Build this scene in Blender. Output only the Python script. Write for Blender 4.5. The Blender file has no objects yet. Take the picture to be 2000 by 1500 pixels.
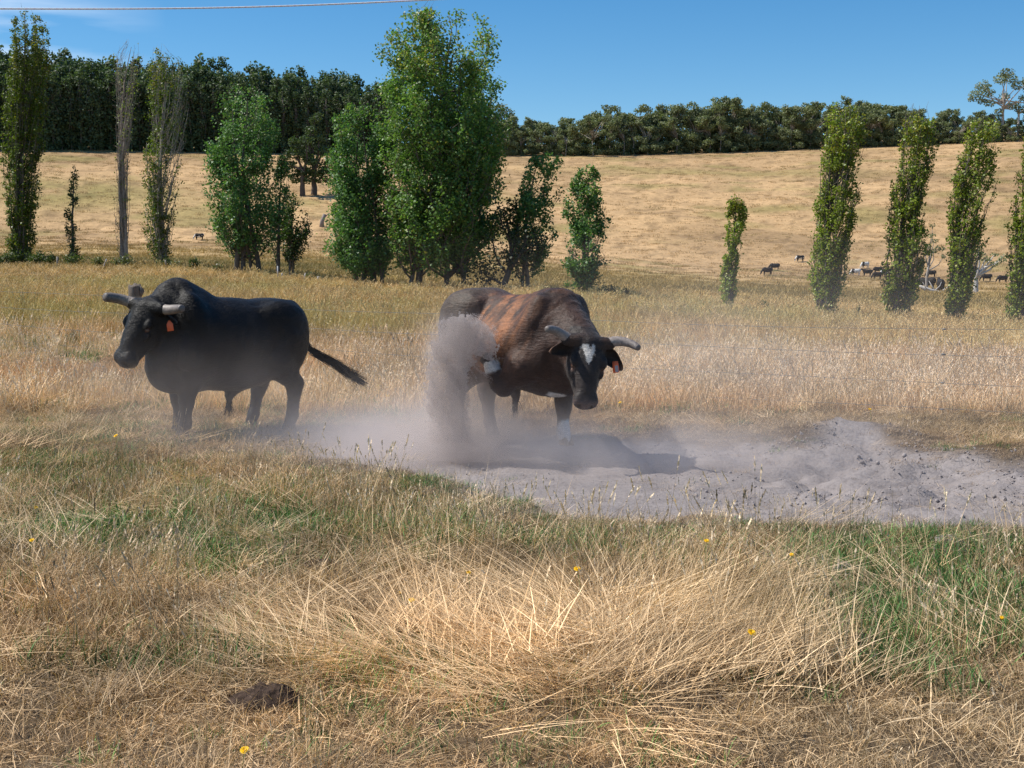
import bpy, math, random
import numpy as np
from mathutils import Vector, Matrix

SC = bpy.context.scene
COL = SC.collection
rng = np.random.default_rng(7)
random.seed(7)
R = math.radians

# ------------------------------------------------------------------ camera
CAM_Z, FPX, HOR = 1.75, 2520.0, 520.0
PITCH = math.atan((750 - HOR) / FPX)
cam_d = bpy.data.cameras.new('camera')
cam_d.sensor_width = 36.0
cam_d.lens = FPX / 2000.0 * 36.0
cam_d.clip_start, cam_d.clip_end = 0.1, 6000
cam = bpy.data.objects.new('camera', cam_d)
cam.location = (0, 0, CAM_Z)
cam.rotation_euler = (math.pi / 2 - PITCH, 0, 0)
COL.objects.link(cam)
SC.camera = cam

# ------------------------------------------------------------------ sun and sky
SUN_EL, SUN_AZ = R(54), R(-84)          # azimuth from +Y towards +X: the sun stands to the left, slightly behind
sd = Vector((math.sin(SUN_AZ) * math.cos(SUN_EL), math.cos(SUN_AZ) * math.cos(SUN_EL), math.sin(SUN_EL)))
sun_d = bpy.data.lights.new('sun', 'SUN')
sun_d.energy, sun_d.angle, sun_d.color = 5.0, R(0.55), (1.0, 0.955, 0.87)
sun = bpy.data.objects.new('sun', sun_d)
sun.rotation_euler = sd.to_track_quat('Z', 'Y').to_euler()
sun.location = (-30, 5, 40)
COL.objects.link(sun)

W = bpy.data.worlds.new('World')
SC.world = W
W.use_nodes = True
nt = W.node_tree
nt.nodes.clear()
wo = nt.nodes.new('ShaderNodeOutputWorld')
bg = nt.nodes.new('ShaderNodeBackground')
sk = nt.nodes.new('ShaderNodeTexSky')
sk.sky_type = 'NISHITA'
sk.sun_disc = False
sk.sun_elevation, sk.sun_rotation = SUN_EL, SUN_AZ
sk.altitude, sk.air_density, sk.dust_density, sk.ozone_density = 900, 0.95, 0.12, 2.6
hs = nt.nodes.new('ShaderNodeHueSaturation')
hs.inputs['Hue'].default_value = 0.497
hs.inputs['Saturation'].default_value = 1.36
hs.inputs['Value'].default_value = 1.0
# thin cirrus, fixed to directions of the sky
tc = nt.nodes.new('ShaderNodeTexCoord')
mp = nt.nodes.new('ShaderNodeMapping')
mp.inputs['Scale'].default_value = (2.2, 2.2, 16.0)
mp.inputs['Location'].default_value = (3.1, 0.4, 0.55)
nz = nt.nodes.new('ShaderNodeTexNoise')
nz.inputs['Scale'].default_value = 2.6
nz.inputs['Detail'].default_value = 5
nz.inputs['Roughness'].default_value = 0.5
rp = nt.nodes.new('ShaderNodeValToRGB')
rp.color_ramp.elements[0].position, rp.color_ramp.elements[0].color = 0.45, (0, 0, 0, 1)
rp.color_ramp.elements[1].position, rp.color_ramp.elements[1].color = 0.66, (0.62, 0.62, 0.62, 1)
mx = nt.nodes.new('ShaderNodeMix')
mx.data_type = 'RGBA'
mx.inputs['B'].default_value = (6.5, 7.6, 9.0, 1)
L = nt.links.new
L(tc.outputs['Generated'], mp.inputs['Vector'])
L(mp.outputs['Vector'], nz.inputs['Vector'])
L(nz.outputs['Fac'], rp.inputs['Fac'])
L(sk.outputs['Color'], hs.inputs['Color'])
L(hs.outputs['Color'], mx.inputs['A'])
sx = nt.nodes.new('ShaderNodeSeparateXYZ'); L(tc.outputs['Generated'], sx.inputs[0])
mr = nt.nodes.new('ShaderNodeMapRange'); mr.inputs[1].default_value, mr.inputs[2].default_value = -0.25, -0.35
L(sx.outputs['X'], mr.inputs[0])
mm = nt.nodes.new('ShaderNodeMath'); mm.operation = 'MULTIPLY'; L(rp.outputs['Color'], mm.inputs[0]); L(mr.outputs[0], mm.inputs[1])
L(mm.outputs[0], mx.inputs['Factor'])
L(mx.outputs['Result'], bg.inputs['Color'])
bg.inputs['Strength'].default_value = 0.105
L(bg.outputs['Background'], wo.inputs['Surface'])

vs = SC.view_settings
vs.view_transform, vs.look = 'Standard', 'None'
vs.exposure, vs.gamma, vs.use_curve_mapping = 0.3, 1.0, False
cy = SC.cycles
cy.use_denoising = True
cy.denoising_prefilter = 'NONE'
cy.max_bounces, cy.diffuse_bounces, cy.glossy_bounces = 5, 3, 1
cy.transmission_bounces, cy.transparent_max_bounces, cy.volume_bounces = 2, 4, 2

# ------------------------------------------------------------------ helpers
def P(px, py, Y):
    """world point seen at photograph pixel (px, py) at ground distance Y"""
    s, c = math.sin(PITCH), math.cos(PITCH)
    v = (750 - py) / FPX
    dy, dz = c + v * s, -s + v * c
    t = Y / dy
    return np.array(((px - 1000) / FPX * t, Y, CAM_Z + t * dz))

def hash_(ix, iy, iz, seed):
    h = (ix.astype(np.int64) * 374761393 + iy.astype(np.int64) * 668265263 + iz.astype(np.int64) * 2147483647 + seed * 1274126177) & 0xffffffff
    h = ((h ^ (h >> 13)) * 1274126177) & 0xffffffff
    h = ((h ^ (h >> 16)) * 2246822519) & 0xffffffff
    return ((h ^ (h >> 15)) & 0xffffff) / float(0xffffff)

def vnoise(x, y, z=None, seed=0):
    x = np.asarray(x, float); y = np.asarray(y, float)
    z = np.zeros_like(x) if z is None else np.asarray(z, float)
    ix, iy, iz = np.floor(x), np.floor(y), np.floor(z)
    fx, fy, fz = x - ix, y - iy, z - iz
    fx, fy, fz = fx * fx * (3 - 2 * fx), fy * fy * (3 - 2 * fy), fz * fz * (3 - 2 * fz)
    r = 0
    for a in (0, 1):
        for b in (0, 1):
            for c in (0, 1):
                w = (fx if a else 1 - fx) * (fy if b else 1 - fy) * (fz if c else 1 - fz)
                r = r + w * hash_(ix + a, iy + b, iz + c, seed)
    return r

def fbm(x, y, z=None, seed=0, oct=4, gain=0.5):
    r, a, t = 0, 1.0, 0
    x = np.asarray(x, float); y = np.asarray(y, float)
    z = None if z is None else np.asarray(z, float)
    for o in range(oct):
        r = r + a * vnoise(x, y, z, seed + o * 17); t += a
        x, y = x * 2.03 + 5.2, y * 2.03 + 1.7
        z = None if z is None else z * 2.03 + 3.3
        a *= gain
    return r / t

def sstep(a, b, x):
    t = np.clip((x - a) / (b - a), 0, 1)
    return t * t * (3 - 2 * t)

def mk_mesh(name, V, quads=None, tris=None, smooth=False, attrs=None, mat=None):
    """mesh from numpy arrays; attrs: {name: Nx3 point colours or N point values}"""
    me = bpy.data.meshes.new(name)
    V = np.asarray(V, np.float32)
    parts, starts, tot = [], [], []
    n = 0
    for F, k in ((quads, 4), (tris, 3)):
        if F is None or len(F) == 0: continue
        F = np.asarray(F, np.int32)
        parts.append(F.ravel()); starts.append(n + np.arange(len(F)) * k); n += F.size
        tot.append(np.full(len(F), k))
    li = np.concatenate(parts); ls = np.concatenate(starts)
    me.vertices.add(len(V)); me.vertices.foreach_set('co', V.ravel())
    me.loops.add(len(li)); me.loops.foreach_set('vertex_index', li.astype(np.int32))
    me.polygons.add(len(ls)); me.polygons.foreach_set('loop_start', ls.astype(np.int32))
    if smooth: me.polygons.foreach_set('use_smooth', np.ones(len(ls), bool))
    for k, a in (attrs or {}).items():
        a = np.asarray(a, np.float32)
        if a.ndim == 1:
            me.attributes.new(k, 'FLOAT', 'POINT').data.foreach_set('value', a)
        else:
            at = me.attributes.new(k, 'FLOAT_COLOR', 'POINT')
            at.data.foreach_set('color', np.concatenate([a, np.ones((len(a), 1), np.float32)], 1).ravel())
    me.update(calc_edges=True)
    if mat is not None: me.materials.append(mat)
    return me

def link(name, me, parent=None, loc=None, **props):
    o = bpy.data.objects.new(name, me)
    COL.objects.link(o)
    if parent is not None: o.parent = parent
    if loc is not None: o.location = loc
    for k, v in props.items(): o[k] = v
    return o

def thing(name, label, cat, loc=(0, 0, 0), group=None, rz=0.0):
    o = link(name, None, None, loc, label=label, category=cat)
    o.rotation_euler = (0, 0, rz)
    if group: o['group'] = group
    return o

def tube(pts, rad, sides=6, cap=True):
    """tapered tube along a polyline -> V, quads, tris"""
    p = np.asarray(pts, float); n = len(p)
    r = np.broadcast_to(np.asarray(rad, float), (n,))
    t = np.gradient(p, axis=0); t /= np.linalg.norm(t, axis=1)[:, None] + 1e-9
    ref = np.array((0.31, 0.93, 0.2)) if abs(t[0] @ np.array((0.31, 0.93, 0.2))) < .9 else np.array((1., 0, 0))
    u = np.cross(t, ref); u /= np.linalg.norm(u, axis=1)[:, None] + 1e-9
    w = np.cross(t, u)
    a = np.arange(sides) / sides * 2 * np.pi
    V = p[:, None] + r[:, None, None] * (np.cos(a)[None, :, None] * u[:, None] + np.sin(a)[None, :, None] * w[:, None])
    V = V.reshape(-1, 3)
    i = np.arange(n - 1)[:, None] * sides; j = np.arange(sides)[None]; k = (j + 1) % sides
    Q = np.stack([i + j, i + k, i + sides + k, i + sides + j], -1).reshape(-1, 4)
    T = np.zeros((0, 3), int)
    if cap:
        V = np.concatenate([V, p[:1], p[-1:]])
        b = n * sides
        j = np.arange(sides); k = (j + 1) % sides
        T = np.concatenate([np.stack([k, j, np.full(sides, b)], 1),
                            np.stack([(n - 1) * sides + j, (n - 1) * sides + k, np.full(sides, b + 1)], 1)])
    return V, Q, T

class Acc:
    """collects pieces of one mesh"""
    def __init__(s): s.V, s.Q, s.T, s.C, s.n = [], [], [], [], 0
    def add(s, V, Q=None, T=None, C=None):
        if Q is not None and len(Q): s.Q.append(np.asarray(Q) + s.n)
        if T is not None and len(T): s.T.append(np.asarray(T) + s.n)
        s.V.append(V); s.n += len(V)
        if C is not None: s.C.append(np.broadcast_to(np.asarray(C, float), (len(V), 3)))
    def tube(s, pts, rad, sides=6, C=None): s.add(*tube(pts, rad, sides), C=C)
    def mesh(s, name, smooth=False, mat=None, **extra):
        at = dict(extra)
        if s.C: at['Col'] = np.concatenate(s.C)
        return mk_mesh(name, np.concatenate(s.V), np.concatenate(s.Q) if s.Q else None,
                       np.concatenate(s.T) if s.T else None, smooth, at, mat)

# ------------------------------------------------------------------ materials
class NB:
    """small node-tree writer"""
    def __init__(s, name):
        s.m = bpy.data.materials.new(name); s.m.use_nodes = True
        s.t = s.m.node_tree; s.t.nodes.clear()
        s.out = s.n('ShaderNodeOutputMaterial')
    def n(s, typ, **kw):
        o = s.t.nodes.new(typ)
        for k, v in kw.items():
            if k.startswith('i_'):
                key = k[2:]
                o.inputs[int(key) if key.isdigit() else key.replace('_', ' ')].default_value = v
            else: setattr(o, k, v)
        return o
    def l(s, a, b): s.t.links.new(a, b)
    def attr(s, name, inst=False):
        return s.n('ShaderNodeAttribute', attribute_name=name, attribute_type='INSTANCER' if inst else 'GEOMETRY')
    def noise(s, scale, detail=4, rough=.55, vec=None):
        o = s.n('ShaderNodeTexNoise', i_Scale=scale, i_Detail=detail, i_Roughness=rough)
        if vec is not None: s.l(vec, o.inputs['Vector'])
        return o
    def ramp(s, fac, *stops):
        o = s.n('ShaderNodeValToRGB'); e = o.color_ramp.elements
        while len(e) < len(stops): e.new(0.5)
        for i, (p, c) in enumerate(stops):
            e[i].position = p; e[i].color = (*c, 1) if not isinstance(c, float) else (c, c, c, 1)
        s.l(fac, o.inputs['Fac']); return o
    def mix(s, fac, a, b, mode='MIX'):
        o = s.n('ShaderNodeMix', data_type='RGBA', blend_type=mode)
        for sock, v in (('Factor', fac), ('A', a), ('B', b)):
            if isinstance(v, (int, float)): o.inputs[sock].default_value = v
            elif isinstance(v, tuple): o.inputs[sock].default_value = (*v, 1)
            else: s.l(v, o.inputs[sock])
        return o.outputs['Result']
    def bump(s, h, strength, dist):
        o = s.n('ShaderNodeBump', i_Strength=strength, i_Distance=dist); s.l(h, o.inputs['Height']); return o.outputs['Normal']
    def principled(s, color, rough=.8, spec=.3, normal=None):
        o = s.n('ShaderNodeBsdfPrincipled')
        o.inputs['Roughness'].default_value = rough
        o.inputs['Specular IOR Level'].default_value = spec
        if isinstance(color, tuple): o.inputs['Base Color'].default_value = (*color, 1)
        else: s.l(color, o.inputs['Base Color'])
        if normal is not None: s.l(normal, o.inputs['Normal'])
        s.l(o.outputs[0], s.out.inputs['Surface']); return o
    def leaf(s, color, rough=.5, spec=.4, trans=.35, tcol=(1.05, 1.1, .6)):
        p = s.principled(color, rough, spec)
        t = s.n('ShaderNodeBsdfTranslucent')
        s.l(s.mix(1.0, color, tcol, 'MULTIPLY'), t.inputs['Color'])
        m = s.n('ShaderNodeMixShader', i_0=trans)
        s.l(p.outputs[0], m.inputs[1]); s.l(t.outputs[0], m.inputs[2]); s.l(m.outputs[0], s.out.inputs['Surface'])
        return p

def simple_mat(name, col, rough=.8, spec=.3, vary=.35, scale=8.0, bump=.0):
    b = NB(name)
    co = b.n('ShaderNodeTexCoord').outputs['Object']
    nz = b.noise(scale, 5, .6, co)
    lo = tuple(c * (1 - vary) for c in col); hi = tuple(min(1, c * (1 + vary)) for c in col)
    r = b.ramp(nz.outputs['Fac'], (.3, lo), (.7, hi))
    b.principled(r.outputs['Color'], rough, spec, b.bump(nz.outputs['Fac'], bump, .02) if bump else None)
    return b.m

def col_mat(name, rough=.8, spec=.3, leaf=None, inst=False, bumpscale=0, bumpd=.01, tcol=(1.05, 1.1, .6)):
    b = NB(name)
    c = b.attr('Col').outputs['Color']
    if inst: c = b.mix(1.0, c, b.attr('tint', True).outputs['Color'], 'MULTIPLY')
    if leaf is not None: b.leaf(c, rough, spec, leaf, tcol)
    else:
        nrm = None
        if bumpscale:
            nz = b.noise(bumpscale, 5, .65, b.n('ShaderNodeTexCoord').outputs['Object'])
            c = b.mix(1.0, c, b.ramp(nz.outputs['Fac'], (.25, .62), (.75, 1.3)).outputs['Color'], 'MULTIPLY')
            nrm = b.bump(nz.outputs['Fac'], .8, bumpd)
        b.principled(c, rough, spec, nrm)
    return b.m
# ------------------------------------------------------------------ terrain
UC = np.array([-.55, -.4, -.25, -.08, .05, .17, .25, .4, .55])
TD = np.array([62, 60, 57, 51, 46, 43, 41, 39, 38.])
TZ = np.array([1.8, 1.8, 1.65, .93, .78, .28, .10, -.12, -.15])
Y100 = np.array([498, 500, 508, 530, 545, 562, 570, 578, 580.])
Y200 = np.array([475, 478, 484, 505, 526, 545, 549, 556, 560.])
Y250 = np.array([455, 458, 466, 488, 512, 530, 533, 541, 545.])
RD = np.array([340, 350, 370, 395, 420, 440, 450, 460, 465.])
RY = np.array([290, 292, 298, 304, 306, 299, 291, 277, 268.])
YG = np.exp(np.linspace(math.log(3), math.log(2600), 500))
UG = np.linspace(-.55, .55, 111)
def _table():
    cols = []
    for i in range(len(UC)):
        z = lambda y, D: CAM_Z + (HOR - y) / FPX * D
        zr = z(RY[i], RD[i])
        zm = z(Y250[i], 250) + (zr - z(Y250[i], 250)) * .62
        ys = [0, 17, 25, TD[i], 100, 200, 250, 250 + (RD[i] - 250) * .55, RD[i], RD[i] + 25, RD[i] + 200, 3000]
        zs = [0, 0, TZ[i] * .18, TZ[i], z(Y100[i], 100), z(Y200[i], 200), z(Y250[i], 250), zm, zr, zr + (zr - 1.75) * 25 / RD[i] + .7, zr + (zr - 1.75) * 200 / RD[i] + 5, zr + (zr - 1.75) * 200 / RD[i] + 5]
        cols.append(np.interp(YG, ys, zs))
    cols = np.array(cols)
    T = np.array([np.interp(UG, UC, cols[:, j]) for j in range(len(YG))])       # Y x U
    k = np.exp(-np.linspace(-2, 2, 17) ** 2); k /= k.sum()
    T = np.apply_along_axis(lambda a: np.convolve(np.pad(a, 8, 'edge'), k, 'valid'), 0, T)
    T = np.apply_along_axis(lambda a: np.convolve(np.pad(a, 8, 'edge'), k, 'valid'), 1, T)
    return T
TT = _table()

def base_z(X, Y):
    u = np.clip(X / np.maximum(Y, 6), -.5499, .5499)
    fy = np.clip((np.log(np.maximum(Y, 3.01)) - math.log(3)) / (math.log(2600) - math.log(3)) * (len(YG) - 1), 0, len(YG) - 1.001)
    fu = (u + .55) / 1.1 * (len(UG) - 1)
    i, j = fy.astype(int), fu.astype(int); a, b = fy - i, fu - j
    return (TT[i, j] * (1 - a) + TT[i + 1, j] * a) * (1 - b) + (TT[i, j + 1] * (1 - a) + TT[i + 1, j + 1] * a) * b

def gpoly(pts):
    return np.array([((x - 1000) / FPX * (CAM_Z * FPX / (y - HOR)), CAM_Z * FPX / (y - HOR)) for x, y in pts])
PIT = gpoly([(560, 868), (600, 845), (660, 836), (850, 836), (1000, 848), (1100, 853), (1250, 858), (1440, 868), (1560, 870), (1610, 855),
             (1700, 856), (1760, 872), (1860, 890), (1960, 915), (2100, 905), (2350, 930), (2300, 1020), (2060, 1040), (1900, 1028), (1700, 1030),
             (1560, 1026), (1400, 1016), (1250, 1012), (1130, 1004), (1040, 992), (940, 965), (860, 940), (760, 920), (660, 905), (590, 890)])
PATH = gpoly([(-400, 706), (0, 712), (110, 714), (190, 724), (240, 735), (300, 748), (170, 748), (0, 742), (-400, 736)])

def poly_sd(X, Y, poly):
    """signed distance, positive inside"""
    d = np.full(X.shape, 1e9); ins = np.zeros(X.shape, bool)
    for (ax, ay), (bx, by) in zip(poly, np.roll(poly, -1, 0)):
        ex, ey = bx - ax, by - ay
        t = np.clip(((X - ax) * ex + (Y - ay) * ey) / (ex * ex + ey * ey), 0, 1)
        d = np.minimum(d, (X - ax - t * ex) ** 2 + (Y - ay - t * ey) ** 2)
        c = ((ay > Y) != (by > Y)) & (X < (bx - ax) * (Y - ay) / (by - ay + 1e-12) + ax)
        ins ^= c
    return np.sqrt(d) * np.where(ins, 1, -1)

def pit_sd(X, Y):
    """distance into the bare dust hollow (metres), ragged edge"""
    s = np.full(X.shape, -9.0)
    near = (Y > 6) & (Y < 17) & (np.abs(X) < 9)
    if near.any():
        x, y = X[near], Y[near]
        s[near] = poly_sd(x, y, PIT) + (fbm(x * 2.2, y * 2.2, seed=5) - .5) * .7
    return s
def path_sd(X, Y):
    s = np.full(X.shape, -9.0)
    near = (Y > 17) & (Y < 25) & (X < -2)
    if near.any():
        x, y = X[near], Y[near]
        s[near] = poly_sd(x, y, PATH) + (fbm(x * 1.4, y * 1.4, seed=6) - .5) * 1.2
    return s

def ground_z(X, Y, detail=True):
    X = np.asarray(X, float); Y = np.asarray(Y, float)
    z = base_z(X, Y)
    far = sstep(60, 160, Y)
    ridge = 1 - sstep(.93, 1.0, Y / np.interp(X / np.maximum(Y, 6), UC, RD))
    z = z + far * ridge * ((fbm(X / 38, Y / 26, seed=1) - .5) * 2.6 + (fbm(X / 11, Y / 5, seed=2) - .5) * 1.3)
    z = z + (1 - far) * ((fbm(X / 3.5, Y / 3.5, seed=3) - .5) * .14 * sstep(4, 8, np.abs(Y) + 2) + (fbm(X * 1.3, Y * 1.3, seed=4) - .5) * .06)
    s = pit_sd(X, Y)
    m = sstep(-.15, .45, s)
    z = z - .13 * m
    if detail:
        lump = (fbm(X * 3.1, Y * 3.1, seed=11, oct=4) - .5) * .10 + np.abs(fbm(X * 7, Y * 7, seed=12, oct=3) - .5) * .05
        z = z + m * lump * (1.0 + 1.9 * sstep(1.0, 3.0, X))
    # spoil thrown up along the back right rim
    z = z + .25 * np.exp(-((X - 3.35) / .75) ** 2 - ((Y - 12.9) / .42) ** 2) + .15 * np.exp(-((X - 4.9) / .9) ** 2 - ((Y - 11.7) / .4) ** 2) \
          + .16 * np.exp(-((X - 4.9) / .8) ** 2 - ((Y - 10.0) / .7) ** 2) * m
    return z
def gz(x, y): return float(ground_z(np.array([x]), np.array([y]))[0])

def build_ground():
    ys = [-14.0]
    while ys[-1] < 3.5: ys.append(ys[-1] + .45)
    while ys[-1] < 7.5: ys.append(ys[-1] + .09)
    while ys[-1] < 15.5: ys.append(ys[-1] + .042)
    while ys[-1] < 560: ys.append(ys[-1] * 1.0075 if ys[-1] > 90 else ys[-1] + max(.06, ys[-1] * .009))
    while ys[-1] < 2400: ys.append(ys[-1] * 1.05)
    ys = np.array(ys); s = np.linspace(-.56, .56, 360)
    Y = np.repeat(ys[:, None], len(s), 1)
    X = s[None] * (np.maximum(Y, -14) + 16)
    Z = ground_z(X.ravel(), Y.ravel())
    x, y = X.ravel(), Y.ravel()
    V = np.stack([x, y, Z], 1)
    n, m = X.shape
    i = np.arange(n - 1)[:, None] * m + np.arange(m - 1)[None]
    Q = np.stack([i, i + 1, i + m + 1, i + m], -1).reshape(-1, 4)
    bare = np.maximum(sstep(-.1, .22, pit_sd(x, y)), .8 * sstep(-.2, .4, path_sd(x, y)))
    # the far hillside carries its own colour: the bands and patches seen on it
    far = sstep(55, 140, y)
    mot = fbm(x / 9, y / 4.2, seed=21, oct=5, gain=.6)
    big = fbm(x / 55, y / 30, seed=22, oct=4)
    c = np.array((.475, .308, .158))[None] * (.72 + .56 * mot)[:, None]
    c = c * (1 - .30 * sstep(.5, .72, big))[:, None]
    grn = sstep(.54, .75, fbm(x / 16 + 7, y / 10, seed=23, oct=4)) * .75
    pp = P(130, 402, 285); grn = np.maximum(grn, 1.0 * np.exp(-((x + 97) / 30) ** 2 - ((y - 288) / 15) ** 2) * sstep(.3, .65, mot + .1))
    grn = np.maximum(grn, .75 * np.exp(-((x - 60) / 45) ** 2 - ((y - 372) / 9) ** 2))
    flat = 1 - sstep(120, 240, y)
    c = c * (1 - grn[:, None]) + np.array((.25, .20, .075))[None] * (.7 + .6 * mot)[:, None] * grn[:, None]
    yel = np.array((.38, .27, .115))[None] * (.65 + .7 * fbm(x / 6, y / 5, seed=24, oct=4))[:, None]
    c = c * (1 - flat[:, None] * .6) + yel * flat[:, None] * .6
    spots = sstep(.70, .78, vnoise(x / 2.2, y / 2.0, seed=25)) * far
    c = c * (1 - .30 * spots[:, None])
    near = np.array((.125, .088, .055))[None] * (.45 + .9 * fbm(x * 3, y * 3, seed=26, oct=4))[:, None]
    c = near * (1 - far)[:, None] + c * far[:, None]
    b = NB('ground')
    col = b.attr('Col').outputs['Color']; br = b.attr('bare').outputs['Fac']
    co = b.n('ShaderNodeTexCoord').outputs['Object']
    n1 = b.noise(26, 6, .65, co); n2 = b.noise(3.2, 5, .6, co); n3 = b.noise(1.1, 6, .7, co)
    colv = b.mix(1.0, col, b.ramp(n3.outputs['Fac'], (.3, .72), (.7, 1.25)).outputs['Color'], 'MULTIPLY')
    dust = b.ramp(n2.outputs['Fac'], (.25, (.205, .178, .172)), (.55, (.255, .224, .217)), (.8, (.300, .265, .256))).outputs['Color']
    dust = b.mix(1.0, dust, b.ramp(n1.outputs['Fac'], (.28, .66), (.5, 1.0), (.8, 1.12)).outputs['Color'], 'MULTIPLY')
    h = b.n('ShaderNodeMath', operation='ADD'); b.l(n1.outputs['Fac'], h.inputs[0]); b.l(n2.outputs['Fac'], h.inputs[1])
    b.principled(b.mix(br, colv, dust), .95, .15, b.bump(h.outputs[0], .6, .03))
    me = mk_mesh('ground', V, Q, None, True, {'Col': c, 'bare': bare}, b.m)
    link('ground', me, kind='structure')
build_ground()
# ------------------------------------------------------------------ scattered stuff (geometry nodes)
def scatter(name, pts, idx, rot, scl, tint, sources, **props):
    """one object: points carrying index, rotation, scale and tint; each is an instance of one source mesh"""
    me = bpy.data.meshes.new(name)
    me.vertices.add(len(pts)); me.vertices.foreach_set('co', np.asarray(pts, np.float32).ravel())
    me.attributes.new('idx', 'INT', 'POINT').data.foreach_set('value', np.asarray(idx, np.int32))
    me.attributes.new('rot', 'FLOAT_VECTOR', 'POINT').data.foreach_set('vector', np.asarray(rot, np.float32).ravel())
    me.attributes.new('scl', 'FLOAT_VECTOR', 'POINT').data.foreach_set('vector', np.asarray(scl, np.float32).ravel())
    t = np.concatenate([np.asarray(tint, np.float32), np.ones((len(pts), 1), np.float32)], 1)
    me.attributes.new('tint', 'FLOAT_COLOR', 'POINT').data.foreach_set('color', t.ravel())
    o = link(name, me, kind='stuff', **props)
    g = bpy.data.node_groups.new(name, 'GeometryNodeTree')
    g.interface.new_socket('Geometry', in_out='INPUT', socket_type='NodeSocketGeometry')
    g.interface.new_socket('Geometry', in_out='OUTPUT', socket_type='NodeSocketGeometry')
    N, K = g.nodes.new, g.links.new
    gi, go = N('NodeGroupInput'), N('NodeGroupOutput')
    ip = N('GeometryNodeInstanceOnPoints'); ip.inputs['Pick Instance'].default_value = True
    join = N('GeometryNodeJoinGeometry')
    for me_s in reversed(sources):                       # joined in reverse so that index 0 is the first
        so = bpy.data.objects.new(me_s.name, me_s)
        oi = N('GeometryNodeObjectInfo'); oi.inputs['Object'].default_value = so
        oi.inputs['As Instance'].default_value = True
        K(oi.outputs['Geometry'], join.inputs[0])
    K(gi.outputs[0], ip.inputs['Points']); K(join.outputs[0], ip.inputs['Instance'])
    def named(a, typ):
        n = N('GeometryNodeInputNamedAttribute'); n.data_type = typ; n.inputs['Name'].default_value = a
        return n.outputs['Attribute']
    K(named('idx', 'INT'), ip.inputs['Instance Index'])
    er = N('FunctionNodeEulerToRotation'); K(named('rot', 'FLOAT_VECTOR'), er.inputs[0]); K(er.outputs[0], ip.inputs['Rotation'])
    K(named('scl', 'FLOAT_VECTOR'), ip.inputs['Scale'])
    K(ip.outputs[0], go.inputs[0])
    mod = o.modifiers.new('scatter', 'NODES'); mod.node_group = g
    return o

M_GRASS = col_mat('grass_blade', .62, .25, leaf=.14, inst=True)

def blades(rg, n, spread, hmin, hmax, lean, leanvar, width, bend, az=None, azvar=6.3, seg=3, c0=(.75, .75, .75), c1=(1.1, 1.1, 1.1), sink=.02):
    """n bent tapering blades -> V, Q, C"""
    r = spread * np.sqrt(rg.random(n)); a = rg.random(n) * 6.283
    root = np.stack([r * np.cos(a), r * np.sin(a), np.full(n, -sink)], 1)
    hgt = hmin + (hmax - hmin) * rg.random(n) ** 1.3
    az_ = (rg.random(n) * 6.283) if az is None else az + (rg.random(n) - .5) * azvar
    le = np.clip(lean + (rg.random(n) - .5) * 2 * leanvar, 0, 1.53)
    be = bend * rg.random(n)
    k = seg + 1
    s = np.linspace(0, 1, k)
    ang = le[:, None] + be[:, None] * s[None] * 1.2
    ds = hgt[:, None] / seg
    step = np.stack([np.sin(ang) * np.cos(az_)[:, None], np.sin(ang) * np.sin(az_)[:, None], np.cos(ang)], -1) * ds[..., None]
    pts = root[:, None] + np.concatenate([np.zeros((n, 1, 3)), np.cumsum(step[:, :-1], 1)], 1)
    f = rg.random(n) * 6.283
    side = np.stack([np.cos(f), np.sin(f), np.zeros(n)], 1)
    w = width * (.6 + .8 * rg.random(n))[:, None] * np.array([1, .9, .65, .12] if seg == 3 else np.linspace(1, .1, k))[None]
    Lp = pts - side[:, None] * w[..., None] * .5
    Rp = pts + side[:, None] * w[..., None] * .5
    V = np.stack([Lp, Rp], 2).reshape(n, -1, 3)
    b = (np.arange(n) * k * 2)[:, None] + (np.arange(seg) * 2)[None]
    Q = np.stack([b, b + 1, b + 3, b + 2], -1).reshape(-1, 4)
    mixv = rg.random((n, 1))
    c = np.asarray(c0)[None] * (1 - mixv) + np.asarray(c1)[None] * mixv
    C = np.repeat(c[:, None], k * 2, 1)
    return V.reshape(-1, 3), Q, C.reshape(-1, 3), pts

def tuft(name, seed, *layers, heads=0, hs=.012):
    rg = np.random.default_rng(seed); A = Acc()
    for kw in layers:
        V, Q, C, pts = blades(rg, **kw); A.add(V, Q, None, C)
    if heads:                                              # seed heads on the last layer's stalks
        for i in rg.choice(len(pts), min(heads, len(pts)), False):
            p0, p1 = pts[i, -2], pts[i, -1]
            d = (p1 - p0) / (np.linalg.norm(p1 - p0) + 1e-9)
            m = 7
            for q in range(m):
                c = p1 + d * (q / m - .55) * hs * 6.5
                o = rg.normal(size=3); o -= d * (o @ d); o /= np.linalg.norm(o) + 1e-9
                w = np.cross(o, d)
                s_ = hs * (1.0 - abs(q / m - .4)) * (.8 + .4 * rg.random())
                A.add(np.array([c, c + d * s_ * 1.2 + w * s_ * .55, c + d * s_ * 2.4 + o * s_ * .4, c + d * s_ * 1.2 - w * s_ * .55]), [[0, 1, 2, 3]], None, (.95, .85, .7))
    return A.mesh(name, False, M_GRASS)

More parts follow.
